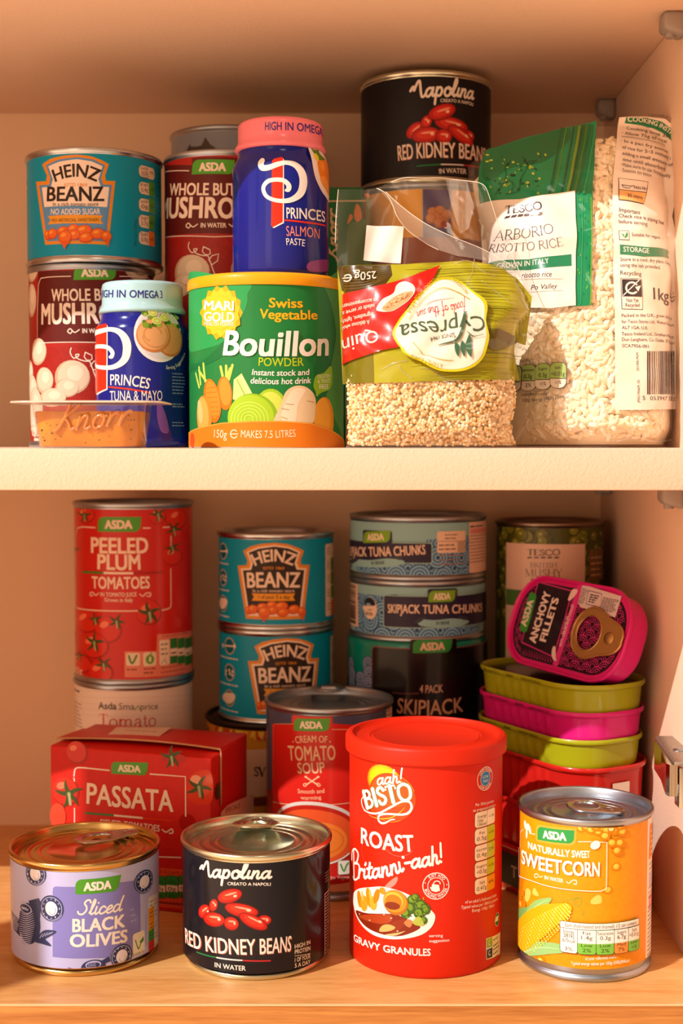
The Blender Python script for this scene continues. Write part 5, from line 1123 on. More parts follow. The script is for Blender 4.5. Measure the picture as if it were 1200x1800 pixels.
# second column: mushroom can on another bean can
H = tin_can('baked_bean_can', 'teal can of baked beans mostly hidden behind the green bouillon tub, under a mushroom can', 'can', -61.6, 160, ZS, 34.6, 57.2, rim=STEEL, group=G_K)
can_label(H, can_art(H), 3.4, 53.8, TEAL)
H = tin_can('mushroom_can', 'dark red can of whole button mushrooms behind the blue paste jar with the pink lid', 'can', -61.6, 160, ZS + 57.2, 33.2, 94.7, rim=DULL, group=G_M)
A = can_art(H); mush(A, 208, 254.6); can_label(H, A, 3.2, 91.4, mat('ink_mushroom_red', '#9c1f19'))
# behind them
H = tin_can('food_can', 'green can in the back row under the grey can, glimpsed between the mushroom cans', 'can', -72.0, 235, ZS, 38.0, 98.0, rim=DULL)
can_label(H, can_art(H), 3, 94.6, '#2fa03a')
H = tin_can('pet_food_can', 'grey can with a dark silhouette, in the back row above the mushroom cans', 'can', -64.9, 233, ZS + 98.0, 35.3, 82.5, rim=DULL)
A = can_art(H).crop(280, 200, 6)
A.poly([(300, 420), (322, 322), (340, 346), (430, 338), (460, 300), (484, 252), (515, 290), (540, 325), (580, 352), (620, 420)], '#4c4038', True)
can_label(H, A, 3, 79, '#8e97a6')

# ---- fish paste jars
JAR = mat('blue_glass_label', '#151f84', rough=.18, coat=.25, var=.04, bscale=60)
def paste_jar(label, x, y, z, r, rl, h, hl, lidcol, dx, dy, kind):
    H = root('paste_jar', label, 'jar', (x, y, z), 'small blue fish paste jars')
    b = h - hl
    mesh('glass_body', *lathe([(0, 1.0), (r - 4, 1.0), (r - 3, 0), (r - 1.6, .2), (r - .5, 1.4), (r, 3.4), (r, b - 8.5), (r - .3, b - 7), (r - 1.2, b - 5), (r - 2.4, b - 3.2), (r - 2.9, b - 1), (r - 2.9, b + 1), (0, b + 1)], x, y, z, 120), JAR, H, sharp=60)
    lm = mat('jar_lid_' + kind, lidcol, rough=.25, coat=.5)
    mesh('lid', *lathe([(rl - 1.5, b + .3), (rl - .2, b + .2), (rl + .6, b + .9), (rl + .7, b + 1.8), (rl + .2, b + 2.8), (rl - .6, b + 4.2), (rl - .8, b + 6), (rl - .8, h - 2.0), (rl - 1.1, h - .9), (rl - 2.0, h - .1), (rl - 3.2, h), (rl - 5, h - .8), (0, h - .8)], x, y, z, 96), lm, H, sharp=50)
    A = cyl_art(x, y, rl - .72, z, 'gloss')
    if kind == 'salmon': A.crop(390, 180, 4.8); A.T('HIGH IN OMEGA 3', [(362, 234), (640, 240), (905, 300)], 66, '#3a2a86', b=.02)
    else: A.crop(0, 440, 2.667); A.T('HIGH IN OMEGA 3', [(474, 222), (610, 221), (762, 224)], 34, '#2a2f80', b=.025)
    A.build('lid_print', H)
    def rad(v):
        t = v - z - (b - 8.5); return r if t < 0 else r - .036 * t * t if t < 8.5 else r - 2.7
    A = cyl_art(x, y, r + .08, z, 'gloss'); A.step = (1.4, 1.5)
    def mapf(u, v, off):
        t = u / r; R = rad(v) + .12 + off; sn, cs = math.sin(t), math.cos(t); return (x + R * sn, y - R * cs, v), (sn, -cs, 0)
    A.mapf = mapf
    A.crop(390 + dx, 180 + dy, 4.8); WH = '#efe6e2'; RDC = '#e0301c'
    A.poly([(515, 470), (522, 480), (522, 1018), (440, 1060), (425, 1056), (512, 1010)], WH); A.poly([(422, 492), (440, 475), (500, 458), (514, 466), (512, 1010), (430, 1052), (415, 1040)], RDC)
    A.line([(340, 492), (328, 520), (345, 552), (400, 548), (470, 522), (545, 508), (620, 530), (670, 590), (686, 670), (665, 760), (600, 815), (520, 832), (430, 820), (370, 785), (350, 720), (385, 668), (450, 652), (520, 660), (562, 700), (558, 735), (540, 742)], 46, WH, taper=[1.0, 1.15, 1.1, 1, .9, .8, 1.1, 1.5, 1.6, 1.4, 1.0, .8, .7, .7, .75, .8, .75, .8, .9, .9, .5])
    A.poly([(416, 640), (512, 612), (512, 650), (416, 676)], WH) if False else None
    A.T('PRINCES', [(545, 978), (700, 984), (868, 1012)], 88, WH, b=.02); A.line([(533, 994), (700, 1012), (868, 1040)], 14, RDC, False)
    if kind == 'salmon':
        A.T('SALMON', [(546, 1128), (680, 1130), (820, 1152)], 82, '#ee8f84', b=.0); A.T('PASTE', [(545, 1204), (620, 1204), (696, 1216)], 56, WH)
        A.poly([(756, 372), (790, 345), (850, 360), (905, 420), (930, 600), (925, 840), (860, 780), (800, 670), (765, 540)], '#eedfe0', True); A.poly([(810, 480), (880, 470), (930, 560), (925, 790), (870, 730), (820, 610)], '#e8822a', True); A.poly([(785, 400), (800, 350), (860, 360), (850, 430), (880, 480), (820, 480)], '#5c7a24', True)
        A.ell((805, 460), 30, 34, '#e0cf3a'); A.poly([(825, 640), (870, 630), (895, 740), (860, 720)], '#f29a44', True); A.ell((850, 540), 34, 40, '#f0963a')
        A.poly([(740, 1345), (890, 1330), (890, 1420), (740, 1425)], '#8a3a8c', True)
    else:
        A.crop(0, 440, 2.667); A.T('TUNA & MAYO', [(516, 706), (640, 704), (760, 704)], 46, WH)
        A.ell((750, 392), 124, 132, '#e9dfe2', 0, 30); A.ell((752, 390), 112, 120, '#d9cfd6', 0, 30)
        A.ell((800, 420), 76, 80, '#c9773e'); A.ell((798, 416), 68, 72, '#dd9560'); A.ell((722, 398), 84, 80, '#c9773e'); A.ell((720, 395), 76, 72, '#e0a06c'); A.ell((715, 392), 44, 38, '#c98a52', ring=6, arc=(0, 250)); A.ell((728, 400), 62, 56, '#cf8a55', ring=5, arc=(180, 400))
        for i in range(34):
            A.ell((670 + random.random() * 175, 272 + random.random() * 85), random.uniform(8, 18), random.uniform(8, 16), random.choice(['#4f7a1e', '#7a9a2a', '#3d5f18', '#9ab83c']), n=8)
        for c in ((720, 290), (775, 315), (735, 330)): A.ell(c, 24, 18, '#d8dd7a'); A.ell(c, 16, 11, '#a9bf4a', ring=3)
        A.T('Serving Suggestion', [(776, 556), (830, 545), (866, 486)], 17, WH)
        A.micro((806, 570), (868, 680), 7, '#8f97cf', 5); A.micro((806, 715), (868, 740), 2, '#8f97cf', 6); A.micro((806, 800), (868, 830), 2, '#8f97cf', 5)
        A.poly([(740, 700), (775, 770), (790, 850), (755, 850), (735, 780)], '#7a4a9a', True)
    A.build('printed_label', H)
paste_jar('blue fish paste jar with pink lid standing on the green bouillon tub', -29.2, 86, 78.3, 23.1, 21.2, 73.6, 14.0, '#f07f90', 0, 0, 'salmon')
paste_jar('blue fish paste jar with pale blue lid, standing on the shelf behind the amber pot', -98.3, 103, ZS, 23.1, 20.6, 80.6, 15.6, '#a9d3de', -309.5, 293, 'tuna')

# ---- bouillon tub
x, y, r = -36.3, 89.0, 37.3
H = root('bouillon_tub', 'green cardboard tub of vegetable bouillon powder with a yellow lid', 'tub', (x, y, ZS))
mesh('base_rim', *lathe([(0, 1.5), (r - 2, 1.5), (r - 1.2, 0), (r + .2, 0), (r + .5, .6), (r + .5, 2.4), (r - .2, 3.2), (r - 1, 3.2)], x, y, ZS), STEEL, H, sharp=50)
GRN = mat('green_card', '#1d7d3c', rough=.42, coat=.15, var=.03, bscale=40)
mesh('tub_body', *lathe([(r, 2.6), (r, 76)], x, y, ZS, 140), GRN, H)
YL = mat('yellow_lid_plastic', '#f2a516', rough=.35, coat=.2)
mesh('lid', *lathe([(r - 1, 74.6), (r + .5, 74.6), (r + .8, 75.2), (r + .7, 78.6), (r + .2, 79.8), (r - 1, 80.4), (r - 3, 80.5), (r - 4.5, 79.2), (0, 79.2)], x, y, ZS, 120), YL, H, sharp=50)
A = cyl_art(x, y, r + .06, ZS).crop(310, 470, 3.75); YE, WH, LM = '#f5b81c', '#f6efe6', '#b5cc2a'
A.poly([(60, 60), (440, 90), (468, 180), (455, 270), (380, 400), (250, 520), (60, 520)], '#2a9a52', True); A.poly([(60, 640), (150, 630), (260, 540), (400, 420), (330, 560), (200, 640), (60, 700)], '#176f38', True)
A.poly([(980, 90), (1130, 100), (1130, 1100), (1000, 900), (1010, 700), (1050, 450), (1020, 250)], '#4f9a4c', True); A.poly([(940, 560), (1010, 600), (1020, 760), (960, 860), (900, 820)], '#176f38', True)
for k_, (ro, col) in enumerate(((155, '#f0a818'), (138, '#f7c02c'))):
    for i in range(14):
        a = math.radians(i * 360 / 14 + k_ * 12); a1, a2 = a - .26, a + .26
        A.poly([(297 + 60 * math.cos(a1), 298 - 70 * math.sin(a1)), (297 + ro * .8 * math.cos(a1), 298 - ro * .98 * math.sin(a1)), (297 + ro * .9 * math.cos(a), 298 - ro * 1.2 * math.sin(a)), (297 + ro * .8 * math.cos(a2), 298 - ro * .98 * math.sin(a2)), (297 + 60 * math.cos(a2), 298 - 70 * math.sin(a2))], col)
A.ell((297, 300), 95, 110, '#f7c02c'); A.T('MARI', [(188, 278), (286, 282), (382, 282)], 58, WH, b=.05); A.T('GOLD', [(188, 354), (286, 358), (384, 358)], 60, WH, b=.05); A.T('HEALTH FOODS', [(190, 382), (284, 386), (380, 386)], 24, WH, b=.02)
A.T('Swiss', [(608, 262), (720, 266), (834, 264)], 60, YE, b=.035); A.T('Vegetable', [(546, 334), (735, 342), (930, 342)], 60, YE, b=.035)
A.T('Bouillon', [(308, 576), (660, 582), (996, 578)], 158, WH, b=.045, shear=.12)
A.T('POWDER', [(540, 648), (690, 652), (840, 648)], 54, LM, b=.015); A.T('Instant stock and', [(496, 708), (685, 714), (874, 708)], 38, WH, b=.025, shear=.12); A.T('delicious hot drink', [(486, 764), (690, 770), (886, 762)], 40, WH, b=.025, shear=.12)
A.poly([(1018, 650), (1026, 740), (1010, 800), (950, 828), (924, 852), (916, 820), (902, 780), (918, 715), (970, 695)], '#8fc21e', True); A.T('GLUTEN', [(930, 732), (1012, 726)], 24, WH); A.T('& YEAST', [(930, 764), (1012, 758)], 24, WH); A.T('FREE', [(942, 804), (1002, 800)], 32, WH, b=.01)
for p in ([(150, 790), (128, 700)], [(160, 770), (150, 660)], [(190, 750), (178, 635)], [(205, 760), (150, 680)], [(310, 740), (292, 655)], [(330, 740), (328, 650)], [(345, 740), (370, 645)], [(330, 740), (355, 668)]): A.line(p, 20, '#b5cf5a', False)
A.poly([(378, 740), (430, 698), (500, 830), (470, 900), (372, 870)], '#c9dd8a'); A.line([(400, 740), (460, 860)], 8, '#9cbc55', False); A.line([(425, 720), (480, 830)], 8, '#e2ecba', False)
A.ell((622, 940), 110, 140, '#a6cc2a'); A.ell((620, 945), 96, 126, '#cfe05a'); A.ell((318, 830), 58, 112, '#e07a1c', 6); A.ell((322, 820), 44, 92, '#ee9432', 6); A.ell((235, 880), 78, 150, '#d9741c', 12); A.ell((240, 870), 60, 128, '#ea8c2c', 14)
for i in range(7): A.line([(190 + i * 8, 800 + i * 30), (260 + i * 5, 790 + i * 32)], 4, '#c4601a', taper=True)
A.ell((182, 985), 84, 142, '#d98a2c', 4); A.ell((176, 975), 66, 122, '#eaa950', 6); A.ell((160, 950), 30, 80, '#f2c078', 10)
A.ell((500, 990), 165, 158, '#8cb820', 0, 30); A.ell((486, 990), 158, 150, '#a9d02e', 0, 30)
for rr in (128, 104, 80, 56, 32): A.ell((480, 1000), rr, rr * .9, '#c9e25a', 0, 28, ring=7)
A.ell((975, 1010), 105, 158, '#e8961c', 0, 28); A.ell((965, 990), 82, 130, '#f2ac38', 0, 28)
A.poly([(650, 1040), (690, 900), (720, 820), (780, 782), (850, 788), (905, 840), (915, 920), (880, 1040)], '#e9cfa8', True); A.poly([(690, 1000), (730, 860), (780, 800), (850, 810), (800, 900), (780, 1020)], '#f4e2c6', True)
for p in ([(690, 930), (740, 940)], [(720, 900), (770, 905)], [(860, 880), (905, 890)], [(690, 985), (730, 1000)]): A.line(p, 5, '#c09a6a', False)
A.poly([(85, 1100), (160, 1058), (300, 1028), (500, 1016), (700, 1016), (880, 1030), (1000, 1070), (1110, 1160), (1110, 1190), (500, 1184), (85, 1180)], '#e8821c'); A.line([(85, 1100), (160, 1058), (300, 1028), (500, 1016), (700, 1016), (880, 1030), (1000, 1070), (1100, 1150)], 8, '#f2a640', False)
A.ell((110, 1140), 46, 52, '#e0521c')
A.T('150g', [(252, 1120), (335, 1126)], 52, '#f8e6c8'); A.ell((382, 1098), 28, 30, '#f8e6c8', ring=7, arc=(40, 330)); A.line([(358, 1098), (408, 1098)], 6, '#f8e6c8', False); A.T('MAKES 7.5 LITRES', [(426, 1120), (605, 1124), (784, 1116)], 48, '#f8e6c8')
A.build('printed_label', H)

# ---- red kidney bean can on two others, at the back
H = tin_can('food_can', 'plain tin at the back beneath the yellow chickpea can', 'can', 47.0, 196, ZS, 37.0, 60.0, rim=DULL)
H = tin_can('chickpea_can', 'yellow can with a purple panel seen through the clear bag top', 'can', 47.0, 196, ZS + 60.0, 36.9, 81.0, rim=DULL)
A = can_art(H).crop(580, 300, 3.158)
A.poly([(512, 60), (668, 60), (672, 420), (516, 424)], '#5a4680'); A.line([(508, 60), (512, 424)], 10, '#e0b87a', False); A.line([(672, 60), (676, 420)], 10, '#c9925a', False)
for c in ((570, 230), (610, 222), (590, 260), (630, 270), (560, 265), (605, 290), (645, 245)): A.ell(c, 30, 28, '#d07a2c', n=14); A.ell((c[0] - 4, c[1] - 5), 22, 20, '#e2924a', n=12)
A.ell((640, 300), 30, 22, '#b8431c'); A.poly([(40, 420), (900, 420), (900, 700), (40, 700)], '#a5521e')
can_label(H, A, 3.2, 77.6, '#ffb914')
H = tin_can('kidney_bean_can', 'black can of red kidney beans up at the back, nearly touching the upper shelf', 'can', 47.0, 196, ZS + 141.0, 37.0, 59.4, rim=PALEGOLD, group='black kidney bean cans')
A = can_art(H); P0n = A.P; P1 = A.P(784, 165); A.P = REF_NAPO[0]; A.shift = (REF_NAPO[1], 36.0 / 34.5, P1); napolina(A, False, up=P0n)
can_label(H, A, 3.4, 55.8, '#121016')

# ---- stock cube box on end
H = root('stock_box', 'narrow green box of stock cubes on end behind the clear bag top', 'box', (0, 166, ZS))
bx = (-13.5, 11.5, 158, 174, ZS, 136)
add_box('box_body', bx, mat('green_box_card', '#0f6b3a', .4, coat=.1), H, bevel=.5, smooth=True)
A = plane_art((bx[0], bx[2] - .1, 0), (1, 0, 0), (0, 0, 1)).crop(560, 310, 6)
A.line([(60, 262), (540, 258)], 14, '#d9c29c', False); A.T('Knorr', [(196, 880), (186, 350)], 118, '#d9c29c', b=.13, font='script')
A.poly([(300, 560), (420, 480), (540, 500), (540, 1100), (330, 1100)], '#4f7a24', True); A.poly([(500, 180), (540, 180), (540, 700), (500, 640)], '#6a7a2a')
for pts in ([(372, 400), (400, 290), (440, 340), (452, 440), (400, 480)], [(300, 500), (330, 400), (360, 430), (330, 480)], [(480, 190), (520, 180), (540, 220), (500, 215)]): A.poly(pts, '#d9822c', True)
A.build('printed_front', H)

# ---- amber stock pot
px_, py_, pz_ = -109.2, 26.0, ZS
H = root('stock_pot', 'small clear plastic pot of amber jelly stock at the front edge of the middle shelf', 'pot', (px_, py_, pz_))
def loft(rows, n=8):
    V, Fc = [], []; k = None
    for L, W, r_, z in rows:
        R_ = rrect(L, W, r_, n); k = len(R_); V += [(px_ + a, py_ + b, pz_ + z) for a, b in R_]
    for j in range(len(rows) - 1): Fc += [(j * k + i, j * k + (i + 1) % k, (j + 1) * k + (i + 1) % k, (j + 1) * k + i) for i in range(k)]
    Fc.append(tuple(range(k))[::-1]); Fc.append(tuple((len(rows) - 1) * k + i for i in range(k)))
    return V, Fc
V, Fc = loft([(41, 29, 8, .3), (43, 31, 9, 0), (44.2, 32, 9, .8), (49.2, 37, 10, 19.0), (50.4, 38, 10, 19.3), (64, 45, 9, 19.35)]); Fc.pop()
mesh('pot_wall', V, Fc, CLEARPOT, H, sharp=60)
AMB = mat('amber_jelly', '#e38a0a', rough=.22, sss=.08, var=.10, bscale=160, coat=.3)
mesh('jelly', *loft([(40, 28, 7, .6), (42.6, 30.6, 8.5, .7), (43.4, 31.2, 8.6, 1.4), (47.2, 35, 9.4, 15.4), (46.2, 34, 9, 15.9)]), AMB, H, sharp=60)
FOIL = mat('pale_foil_lid', '#e6d5c4', rough=.35, metal=.25)
mesh('foil_lid', *loft([(65.6, 46, 9, 19.4), (65.8, 46.2, 9, 19.7), (65.2, 45.6, 9, 20.1), (56, 40, 9, 20.3)]), FOIL, H, sharp=60)
V, Fc = [], []
for i in range(46):
    u, v = random.uniform(-20, 20), random.uniform(2, 14); s_ = random.uniform(.15, .7)
    b = len(V); c = (px_ + u * (1 + v * .006), py_ - 15.3 - v * .135, pz_ + v)
    V += [(c[0] + s_ * a, c[1] - .12, c[2] + s_ * .8 * d) for a, d in ((-1, 0), (0, -1), (1, .2), (.2, 1))]; Fc.append((b, b + 1, b + 2, b + 3))
mesh('herb_flecks', V, Fc, mat('herb_fleck', '#5a4414', .6), H)
fr = Vector((px_, py_ - 16.1, pz_ + .8)); fe2 = Vector((0, -.137, 1)).normalized()
A = plane_art(fr, (1, 0, 0), fe2).crop(40, 680, 4); q0, q1 = A.q((225, 318)), A.q((750, 262)); parts = []; X = 0; tot = sum(SCRIPT[c][0] for c in 'Knorr')
for ch in 'Knorr':
    for st in SCRIPT[ch][1]:
        pts = []
        for a, b in catmull(st, 5):
            t = (X + a + .3 * b) / tot; u = q0[0] + (q1[0] - q0[0]) * t; v = q0[1] + (q1[1] - q0[1]) * t + b * A.mm(92)
            pts.append(tuple(fr + Vector((1, 0, 0)) * u + fe2 * v + Vector((0, -.25, 0))))
        parts.append(tube(pts, .62, 8))
    X += SCRIPT[ch][0]
mesh('embossed_name', *join(*parts), mat('moulded_plastic', '#f0a04a', rough=.12, trans=.55, coat=.5), H)

# ------------------------------------------------------------------ bags
def lerp_tab(tab, t):
    if t <= tab[0][0]: return tab[0][1]
    for (a, b), (c, d) in zip(tab, tab[1:]):
        if t <= c: return b + (d - b) * (t - a) / (c - a)
    return tab[-1][1]
def bag_art(Y, eps=.11, step=(1.5, 1.5)):
    def P(px, py):
        d = ray(px, py); y = 60
        for _ in range(12):
            t = (y + DIST) / d.y; y = .5 * y + .5 * Y(d.x * t, d.z * t)
        t = (y + DIST) / d.y; return d.x * t, d.z * t
    def nrm(x, z):
        e = .25; gx, gz = (Y(x + e, z) - Y(x - e, z)) / (2 * e), (Y(x, z + e) - Y(x, z - e)) / (2 * e)
        return Vector((gx, -1, gz)).normalized()
    def mapf(u, v, off):
        n = nrm(u, v); return (u + n.x * off, Y(u, v) + n.y * off, v + n.z * off), tuple(n)
    A = Art(P, mapf, (DIST + 45) / F_PX, step, 'film', eps); A.nrm = nrm; return A
def sheet(name, parent, XL, XR, z0, ZT, Yf, Yb, m, na=70, nz=80):
    """closed bag: front height field and a plainer back sheet, joined along the edges"""
    V, Fc = [], []
    for side in (Yf, Yb):
        for j in range(nz + 1):
            for i in range(na + 1):
                a = i / na; t = j / nz; z = z0 + (ZT(XL(z0) + (XR(z0) - XL(z0)) * a) - z0) * t
                x = XL(z) + (XR(z) - XL(z)) * a; V.append((x, side(x, z), z))
    k = (na + 1) * (nz + 1)
    for j in range(nz):
        for i in range(na):
            q = j * (na + 1) + i; Fc.append((q, q + 1, q + na + 2, q + na + 1)); Fc.append((k + q, k + q + na + 1, k + q + na + 2, k + q + 1))
    for j in range(nz): a = j * (na + 1); b = a + na; Fc.append((a, a + na + 1, k + a + na + 1, k + a)); Fc.append((b, k + b, k + b + na + 1, b + na + 1))
    for i in range(na): Fc.append((i, k + i, k + i + 1, i + 1))
    return mesh(name, V, Fc, m, parent)
def grain_template(kind):
    bm = bmesh.new()
    if kind == 'rice': bmesh.ops.create_uvsphere(bm, u_segments=8, v_segments=7, radius=1)
    else: bmesh.ops.create_icosphere(bm, subdivisions=2 if kind == 'q' else 1, radius=1)
    return bm_out(bm)
def core(f, XL, XR, z0, z1f, n=40, m=44):
    V, Fc = [], []
    for j in range(m + 1):
        for i in range(n + 1):
            a = .02 + .96 * i / n; x0 = XL(z0) + (XR(z0) - XL(z0)) * a; z = z0 + (z1f(x0) - z0) * j / m; x = XL(z) + (XR(z) - XL(z)) * a; V.append((x, f(x, z), z))
    for j in range(m):
        for i in range(n): q = j * (n + 1) + i; Fc.append((q, q + 1, q + n + 2, q + n + 1))
    return V, Fc
def grains(name, label, cat, kind, pts, size, mats, loc, back=((), ())):
    tv, tf = grain_template(kind); V, Fc, MI, N = list(back[0]), list(back[1]), [0] * len(back[1]), []
    for (x, y, z, n) in pts:
        b = len(V); sx, sy, sz = size()
        if kind == 'rice':
            a = random.uniform(0, math.pi); t1 = Vector((1, 0, 0)); t1 = (t1 - n * t1.dot(n)).normalized(); t2 = n.cross(t1)
            e1 = t1 * math.cos(a) + t2 * math.sin(a) + n * random.uniform(-.3, .3); e1.normalize(); e2 = n.cross(e1); e3 = e1.cross(e2)
            for p in tv:
                q = e3 * (p[0] * sx) + e2 * (p[1] * sy) + e1 * (p[2] * sz); V.append((x + q.x, y + q.y, z + q.z))
        else:
            for p in tv: V.append((x + p[0] * sx, y + p[1] * sx, z + p[2] * sx))
        Fc += [tuple(i + b for i in f) for f in tf]; MI += [random.randrange(len(mats))] * len(tf)
    o = mesh(name, V, Fc, mats, None, mi=MI, loc=loc)
    return tag(o, label, cat, kind='stuff')

# ---- rice bag
RXL = lambda z: lerp_tab([(-2, 81), (20, 80), (60, 75), (100, 69), (125, 63.5), (140, 62.5), (152, 66)], z)
RXR = lambda z: lerp_tab([(-2, 157.5), (6, 160), (20, 160), (60, 158.5), (80, 159.5), (100, 157), (115, 158.2), (128, 156), (140, 160), (148, 157), (154, 150)], z)
RZT = lambda x: lerp_tab([(62, 137), (72, 143), (108, 148.5), (121, 152), (126, 154), (149, 153.5), (157, 149), (162, 141)], x)
def RZT2(x): f = (x - 81) / (157.5 - 81); return RZT(62 + f * 99)
def rice_core(x, z):
    w_ = RXR(z) - RXL(z); a = min(1, max(0, (x - RXL(z)) / w_)); th = lerp_tab([(-3, 30), (8, 42), (60, 42), (100, 36), (130, 24), (155, 8)], z)
    return 99 + 6 * max(0, z) / 150 - th * max(0, 1 - abs(2 * a - 1.04) ** 2.7) ** .5
def rice_wr(x, z):
    return (.55 * math.sin(.31 * x + .12 * z + .8 * math.sin(.11 * z)) * math.sin(.09 * z + 1) + .3 * math.sin(.42 * z - .20 * x + 1.2 * math.sin(.07 * x)) * max(.2, min(1, (z - 20) / 80))
            + .8 * math.exp(-((z - 92 + .25 * (x - 120)) / 4.2) ** 2) - .6 * math.exp(-((z - 82 + .25 * (x - 120)) / 4.5) ** 2) + (.7 * math.exp(-((x - 149 + .05 * z) / 3.6) ** 2) * math.sin(.25 * z) ** 2))
RY = lambda x, z: rice_core(x, z) - rice_wr(x, z)
RB = lambda x, z: 104 + 6 * max(0, z) / 150 + 12 * max(0, 1 - abs(2 * min(1, max(0, (x - RXL(z)) / (RXR(z) - RXL(z)))) - 1) ** 2.5) ** .5
H = RH = root('rice_bag', 'tall bag of risotto rice with green and white print, beside the right panel', 'bag', (120, 96, ZS))
sheet('bag_film', H, RXL, RXR, ZS + .1, RZT2, RY, RB, CLEARBAG)
A = bag_art(RY); A.crop(820, 190, 3.158); GR, WL, TX = '#0f8555', '#eaddd2', '#43343a'
A.poly([(62, 420), (72, 320), (105, 240), (180, 212), (300, 172), (400, 146), (560, 108), (722, 70), (712, 200), (700, 420), (694, 700), (690, 990), (690, 1095), (606, 1100), (90, 1080), (88, 850), (75, 560)], GR)
A.poly([(100, 245), (180, 215), (300, 178), (400, 150), (560, 112), (560, 190), (420, 300), (250, 330), (140, 400), (90, 380)], '#0b6a40', True)
for x0, w_, col in ((452, 14, '#0a5c36'), (480, 6, '#4f8c2a'), (520, 10, '#0a5430'), (548, 16, '#6a8f2e'), (566, 12, '#0a5430'), (590, 10, '#45741e'), (612, 8, '#0b6a40'), (640, 12, '#16935f')):
    A.poly([(x0 + 70, 112 - (x0 - 450) * .1), (x0 + 70 + w_, 110 - (x0 - 450) * .1), (x0 + w_, 480), (x0, 480)], col)
for i in range(60):
    c = (110 + random.random() * 330, 250 + random.random() * 230); A.ell(c, random.uniform(3, 9), random.uniform(4, 12), random.choice(['#7fb03a', '#0a4a2a', '#a9c040', '#0a5c36', '#12301c']), random.uniform(0, 90), n=7)
for pts in ([(160, 480), (190, 440), (220, 380), (215, 330), (240, 300)], [(220, 480), (290, 460), (300, 400), (340, 330), (390, 290)], [(230, 400), (260, 420), (250, 470)], [(330, 330), (345, 300), (380, 300)]): A.line(pts, 3, '#143a22')
for i in range(26): A.ell((615 + random.random() * 70, 480 + random.random() * 590), 3, 9, random.choice(['#6fae3a', '#0b6a40', '#39a06a']), n=6)
A.line([(688, 500), (686, 1090)], 8, '#5f9a3a', False); A.line([(640, 500), (632, 1090)], 5, '#2c9a66', False)
A.poly([(82, 532), (300, 508), (600, 465), (606, 800), (604, 1098), (470, 1112), (98, 1130)], WL)
A.T('TESCO', [(216, 590), (320, 583), (424, 563)], 46, TX, b=.085, font='serif')
for i in range(6): A.poly([(224 + i * 35, 606 - i * 3.8), (250 + i * 35, 603 - i * 3.8), (240 + i * 35, 616 - i * 3.8), (214 + i * 35, 619 - i * 3.8)], TX)
A.T('ARBORIO', [(158, 737), (325, 722), (488, 694)], 54, '#5a4a4e', font='serif', b=.04); A.T('RISOTTO RICE', [(122, 808), (330, 792), (536, 762)], 46, '#6a5a5e', font='serif', b=.04)
A.poly([(130, 862), (350, 842), (582, 813), (583, 880), (350, 902), (135, 915)], '#1f7a52'); A.T('GROWN IN ITALY', [(175, 892), (320, 880), (458, 866)], 30, '#f1e6da', b=.02)
A.T('risotto rice', [(312, 945), (470, 938)], 30, '#5a4a4e', shear=.2); A.line([(200, 965), (530, 952)], 2, '#a89a94', False)
A.crop(880, 480, 3.75); A.T('Po Valley', [(206, 112), (368, 104)], 33, '#5a4a4e', shear=.2); A.line([(130, 130), (410, 122)], 2, '#a89a94', False)
A.crop(820, 190, 3.158); W2 = '#efe2d6'
A.poly([(846, 52), (1000, 48), (1100, 60), (1150, 100), (1195, 190), (1150, 230), (1180, 400), (1140, 600), (1180, 800), (1180, 979), (1190, 1400), (1200, 1670), (1000, 1675), (822, 1676), (815, 979), (808, 640), (810, 400)], W2)
A.poly([(885, 52), (1000, 56), (1080, 76), (1140, 118), (1182, 190), (1145, 192), (1100, 145), (1030, 112), (950, 94), (875, 84)], '#1f8054'); A.T('COOKING INSTRUC', [(892, 76), (1050, 100), (1168, 184)], 27, '#f3eadf', b=.03)
A.T('risotto rice', [(1010, 47), (1100, 56), (1165, 88)], 20, TX)
for t, p, q in (('· Cooking time 30', (868, 118), (1118, 166)), ('· Allow 75g of rice', (862, 148), (1108, 196)), ('· In a pan fry some', (856, 190), (1112, 250)), ('of rice for 2–3 minutes', (862, 225), (1130, 288)), ('adding a small amount of', (862, 260), (1142, 326)), ('time until absorbed.', (862, 295), (1102, 352)), ('· Make sure to stir frequently', (850, 325), (1130, 388)), ('· Season to taste', (850, 358), (1020, 386))):
    A.T(t, [p, ((p[0] + q[0]) / 2, (p[1] + q[1]) / 2 - 7), q], 21, TX)
A.line([(858, 162), (980, 178), (1096, 210)], 3, TX)
A.poly([(840, 388), (1006, 410), (996, 480), (980, 535), (842, 512)], TX); A.poly([(843, 391), (1003, 413), (994, 468), (845, 452)], W2); A.poly([(845, 456), (993, 473), (978, 531), (845, 509)], '#eab06e')
A.line([(858, 428), (868, 442), (900, 448), (912, 436), (858, 428)], 4, TX, False); A.line([(912, 436), (925, 434)], 4, TX, False); A.T('PAN FRY', [(926, 452), (1000, 464)], 19, TX, b=.01); A.T('30 mins', [(890, 496), (972, 508)], 22, TX)
A.T('Important', [(845, 575), (962, 592)], 25, TX, b=.01); A.T('Check rice is piping hot', [(842, 607), (1092, 650)], 22, TX); A.T('before serving', [(842, 640), (1000, 655)], 22, TX)
A.rect((842, 680), (902, 735), TX); A.rect((845, 683), (899, 732), W2); A.poly([(856, 695), (872, 705), (872, 722)], '#2f9a4a'); A.poly([(888, 690), (890, 712), (874, 722)], '#2f8a44', True); A.T('Suitable for vegans', [(915, 711), (1072, 728)], 19, TX)
A.poly([(848, 758), (1000, 772), (1122, 792), (1126, 838), (980, 826), (850, 812)], '#2a8058'); A.T('STORAGE', [(868, 798), (1010, 808)], 29, '#f3eadf', b=.02)
